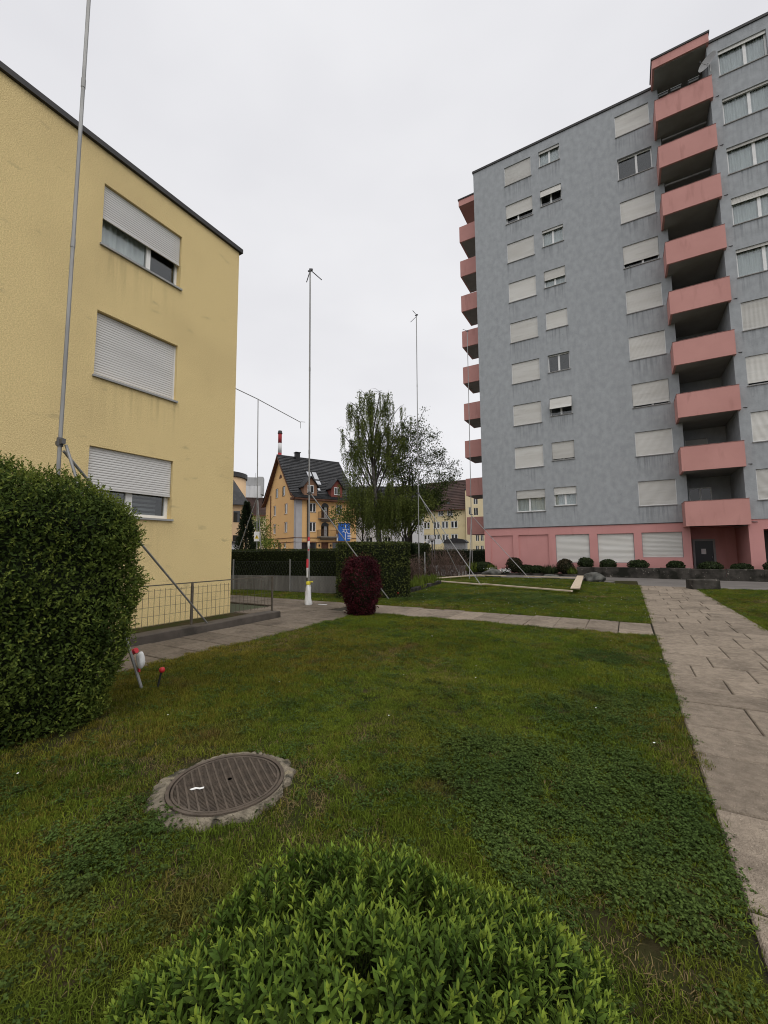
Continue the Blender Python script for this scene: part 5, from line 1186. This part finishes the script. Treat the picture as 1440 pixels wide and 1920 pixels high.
# ---- foreground bush: upright sprigs with opposite leaves
def sprig_bush():
    c = np.array([-.62, .93, 0]); root = empty('green_bush', c, R(30), 'bright green leafy privet bush at the bottom edge of the picture', 'bush')
    ax = np.array([.80, .54, .70]); n = 4600
    N = rvec(n); N[:, 2] = np.abs(N[:, 2])*.95+.05; N = unit(N)
    lump = 1+.08*wob(N*3.0, 2.2, 3)+.07*wob(N*7, 2, 1)
    lev = np.where(RNG.random(n) < .5, 1.0, RNG.uniform(.70, .98, n))
    Q = N*ax*(lump*lev)[:, None]; Q[:, 2] = np.maximum(Q[:, 2], .03)
    up = np.array([0, 0, 1.0]); T = unit(N*np.array([.7, .9, .4])+up*.75+rvec(n)*.28)
    ln = RNG.uniform(.05, .125, n); base = Q-T*(ln*.75)[:, None]
    B1 = unit(np.cross(T, rvec(n))); B2 = np.cross(T, B1)
    parts = []; young = []; K = 7
    for k in range(K):
        t = k/(K-1); O = base+T*(ln*(.12+.88*t))[:, None]; bb = B1 if k % 2 == 0 else B2
        op = 1.0-.55*t
        for sg in (1, -1):
            D = unit(T*(1.1-op*.35)+bb*sg*op*1.1+rvec(n)*.14); Lf = (.026+.011*math.sin(math.pi*min(1, t*1.1+.15)))*RNG.uniform(.75, 1.25, n)*(1-.25*t)
            (young if k >= 5 else parts).append(leaves_hi(O, D, unit(T-D*.5)+rvec(n)*.12, Lf, Lf*.32))
    camL = np.array([math.cos(-R(30))*(0-c[0])-math.sin(-R(30))*(0-c[1]), math.sin(-R(30))*(0-c[0])+math.cos(-R(30))*(0-c[1]), 1.6])
    T8 = [(0, 2, 1), (0, 3, 2), (1, 2, 5), (1, 5, 4), (2, 3, 6), (2, 6, 5), (4, 5, 7), (5, 6, 7)]
    for lst, nm, mt, cnt in ((parts, 'foliage', 'bush_leaf', 0), (young, 'young_foliage', 'bush_young', 300)):
        L8 = np.concatenate([v.reshape(-1, 8, 3) for v, _ in lst]); ctr = L8.mean(1); rel = ctr-camL
        dist = np.linalg.norm(rel, axis=1); dwn = np.degrees(np.arctan2(-rel[:, 2], np.hypot(rel[:, 0], rel[:, 1])))
        order = np.argsort(np.where(dwn < 44, dist, 99)); one, rest = order[:cnt], order[cnt:]
        for q in one:
            me = bpy.data.meshes.new('leaf'); o8 = L8[q][0]; me.from_pydata([tuple(p) for p in L8[q]-o8], [], T8); me.materials.append(MATS[mt]); link('leaf', me, root, tuple(o8))
        Vr = L8[rest].reshape(-1, 3); i8 = np.arange(len(rest))[:, None]*8; Fr = np.concatenate([i8+np.array([t]) for t in T8], 0); link(nm, npmesh(nm, Vr, Fr, mt), root)
    m = MB()
    for i in range(0, n): m.tube([tuple(base[i]-T[i]*.05), tuple(base[i]+T[i]*ln[i]*.95)], [.0016, .001], 3, False)
    m.build('stems', 'bush_stem', root)
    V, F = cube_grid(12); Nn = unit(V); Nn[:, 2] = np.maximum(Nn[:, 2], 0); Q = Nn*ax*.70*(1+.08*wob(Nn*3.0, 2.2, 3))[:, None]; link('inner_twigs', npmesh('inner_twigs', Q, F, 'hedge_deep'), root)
sprig_bush()

# ================================================================== GRASS
def tuft_collection():
    col = bpy.data.collections.new('grass_sources'); out = []
    def add(name, V, F, mat):
        o = bpy.data.objects.new(name, npmesh(name, V, F, mat)); col.objects.link(o); out.append(o)
    def blades(n, rad, hmin, hmax, w, lean):
        a = RNG.random(n)*6.28; q = rad*np.sqrt(RNG.random(n)); P = np.stack([q*np.cos(a), q*np.sin(a), np.full(n, -.005)], 1)
        h = RNG.uniform(hmin, hmax, n); az = RNG.random(n)*6.28; tl = RNG.random(n)*lean; d = np.stack([np.cos(az), np.sin(az), np.zeros(n)], 1); s = np.stack([-np.sin(az), np.cos(az), np.zeros(n)], 1)*(w*RNG.uniform(.7, 1.3, n)/2)[:, None]
        m = P+d*(h*tl*.35)[:, None]+np.array([0, 0, 1])*(h*.55)[:, None]; t = P+d*(h*tl)[:, None]+np.array([0, 0, 1])*(h*(1-.35*tl*tl))[:, None]
        V = np.stack([P-s, P+s, m-s*.8, m+s*.8, t], 1).reshape(-1, 3); i = np.arange(n)[:, None]*5
        F = np.concatenate([i+np.array([[0, 1, 3]]), i+np.array([[0, 3, 2]]), i+np.array([[2, 3, 4]])]); return V, F
    for k in range(4): add('a_grass%d' % k, *blades(46, .065, .018, .052, .0036, 1.3), 'grass_blade')
    for k in range(2):     # clover and broad leaves
        n = 34; a = RNG.random(n)*6.28; q = .075*np.sqrt(RNG.random(n)); P = np.stack([q*np.cos(a), q*np.sin(a), RNG.uniform(.012, .042, n)], 1)
        parts = []
        for j in range(3):
            th = a+j*2.094+RNG.normal(0, .2, n); D = np.stack([np.cos(th), np.sin(th), RNG.uniform(-.25, .35, n)], 1); parts.append(leaves(P, D, np.tile([0, 0, 1.], (n, 1))+rvec(n)*.3, RNG.uniform(.008, .015, n), RNG.uniform(.008, .014, n), fold=.1))
        add('b_clover%d' % k, *join(parts), 'clover_leaf')
    add('c_dry', *blades(16, .06, .015, .05, .003, 2.2), 'grass_dry')
    for k in range(3): add('e_olive%d' % k, *blades(46, .065, .018, .052, .0036, 1.4), 'grass_olive')
    n = 14; a = np.arange(n)/n*6.28; P = np.tile([0, 0, .045], (n, 1)); D = np.stack([np.cos(a), np.sin(a), np.full(n, .25)], 1); add('d_daisy', *diamonds(P, D, np.tile([0, 0, 1.], (n, 1)), .008, .004), 'petal')
    return col
GC = tuft_collection()
def grass_nodes():
    ng = bpy.data.node_groups.new('grass_scatter', 'GeometryNodeTree')
    ng.interface.new_socket('Geometry', in_out='INPUT', socket_type='NodeSocketGeometry'); ng.interface.new_socket('Geometry', in_out='OUTPUT', socket_type='NodeSocketGeometry')
    n = ng.nodes; l = ng.links; gi = n.new('NodeGroupInput'); go = n.new('NodeGroupOutput'); ip = n.new('GeometryNodeInstanceOnPoints'); ci = n.new('GeometryNodeCollectionInfo')
    ci.inputs['Collection'].default_value = GC; ci.inputs['Separate Children'].default_value = True; ci.inputs['Reset Children'].default_value = True
    def attr(nm, ty): a = n.new('GeometryNodeInputNamedAttribute'); a.data_type = ty; a.inputs['Name'].default_value = nm; return a.outputs[0]
    l.new(gi.outputs[0], ip.inputs['Points']); l.new(ci.outputs[0], ip.inputs['Instance']); ip.inputs['Pick Instance'].default_value = True
    l.new(attr('kind_index', 'INT'), ip.inputs['Instance Index']); l.new(attr('rot', 'FLOAT_VECTOR'), ip.inputs['Rotation']); l.new(attr('scl', 'FLOAT_VECTOR'), ip.inputs['Scale'])
    l.new(ip.outputs[0], go.inputs[0]); return ng
GN = grass_nodes()
def scatter(name, x0, x1, y0, y1, dens, label, keep=None, smin=.8, smax=1.25, clover=.5, daisy=.0006):
    n = int((x1-x0)*(y1-y0)*dens); X = RNG.uniform(x0, x1, n); Y = RNG.uniform(y0, y1, n)
    if keep is not None: k = keep(X, Y); X, Y = X[k], Y[k]; n = len(X)
    Z = .004+.018*vnoise(X, Y, 1.1)+.01*vnoise(X, Y, 3.7)
    cl = .30+.25*vnoise(X+9, Y-4, 1.6)+sum((.28+.22*vnoise(X, Y, 2.3))*np.exp(-((X-a_)**2+(Y-b_)**2)/(r_*r_)) for a_, b_, r_ in ((-.2, 4.7, .8), (-.9, 3.1, .75), (-.1, 2.8, .8), (-2.4, 1.35, .4), (-.4, 6.9, .5), (-3.6, 1.2, .4), (-3, 14, 1.5), (-6, 13, 1.2))); u = RNG.random(n)
    idx = RNG.integers(0, 4, n); pc = np.clip((cl-(1-clover))*2.4, .05, .46)
    idx = np.where(u < pc, RNG.integers(4, 6, n), idx)
    ol = np.clip((-X-2.0)/2.2, 0, .8)*np.clip((8.5-Y)/4, 0.15, 1)+.55*(vnoise(X+50, Y+3, .8)-.45)*2; idx = np.where((idx < 4) & (RNG.random(n) < np.clip(ol, .06, .9)), RNG.integers(8, 11, n), idx)
    br = vnoise(X+31, Y+17, .9)*.6+vnoise(X-3, Y+8, 2.6)*.4; v = RNG.random(n); idx = np.where(v < np.clip((br-.55)*1.5, .02, .4), 6, idx); idx = np.where(RNG.random(n) < daisy, 7, idx)
    thin = np.clip((br-.68)*3, 0, .45); k = RNG.random(n) > thin; X, Y, Z, idx = X[k], Y[k], Z[k], idx[k]; n = len(X)
    hgt = .5+.65*vnoise(X+5, Y+2, .8); s = RNG.uniform(smin, smax, n)
    me = bpy.data.meshes.new(name); me.vertices.add(n); me.vertices.foreach_set('co', np.stack([X, Y, Z], 1).astype(np.float32).ravel())
    me.attributes.new('kind_index', 'INT', 'POINT').data.foreach_set('value', idx.astype(np.int32))
    me.attributes.new('rot', 'FLOAT_VECTOR', 'POINT').data.foreach_set('vector', np.stack([RNG.normal(0, .12, n), RNG.normal(0, .12, n), RNG.random(n)*6.28], 1).astype(np.float32).ravel())
    me.attributes.new('scl', 'FLOAT_VECTOR', 'POINT').data.foreach_set('vector', np.stack([s, s, s*hgt*np.where((idx >= 4) & (idx < 8), 1.0/hgt, 1)], 1).astype(np.float32).ravel())
    o = link(name, me); md = o.modifiers.new('scatter', 'NODES'); md.node_group = GN; setp(o, label, None, None, 'stuff'); return o
def keep_near(X, Y):
    e = .05*np.sin(Y*5)+.05*np.sin(Y*13.0+1)+.05*np.sin(Y*31)+RNG.normal(0, .03, len(X))
    k = (X < np.minimum(.37+e*.5, .43)) & (X > -5.9+e-.10*np.clip(Y-5, 0, 4)*0) & (Y < 9.06+.04*np.sin(X*6))
    k &= np.hypot(X+2.42, Y-2.03) > .425+.035*np.sin(np.arctan2(Y-2.03, X+2.42)*5)+.02*np.sin(np.arctan2(Y-2.03, X+2.42)*11)
    k &= ~((X < -4.42) & (Y < 2.3)); k &= ~((np.hypot((X+.62)*.866+(Y-.93)*.5, 1.5*(-(X+.62)*.5+(Y-.93)*.866)) < .6))
    d = np.hypot(np.clip(-4.3-X, 0, 9)*0+X+4.3, np.clip(Y-2.2, 0, 9)); bare = (X > -4.5) & (X < -4.05) & (Y < 2.1); k &= ~(bare & (RNG.random(len(X)) < .8)); return k
scatter('grass', -5.98, .46, .55, 9.1, 620, 'mown grass with clover on the near lawn', keep_near, clover=.43)
def keep_far(X, Y): return (X < .38+.03*np.sin(Y*7)) & (Y > 10.46+.03*np.sin(X*8)) & ~((Y > 21.3) & (X > -.2)) & ~((Y > 21.2+(-X)*1.1) & (X > -2.3)) & ~((X < -6.75) & (Y < 13.6) & (Y > 11.9)) & ~((X < -8) & (Y < 15) & (Y > 12.3))
scatter('grass', -9.5, .42, 10.45, 23.8, 260, 'grass on the far lawn around the timber boards', keep_far, 1.0, 1.6, clover=.55, daisy=.03)
scatter('grass', 2.18, 12, 4, 20.5, 170, 'grass on the lawn right of the path', None, 1.0, 1.6)
scatter('grass', -17, -6.9, 10.48, 12.3, 260, 'grass strip in front of the concrete wall', lambda X, Y: Y < 12.3-.0*X, 1.0, 1.5)
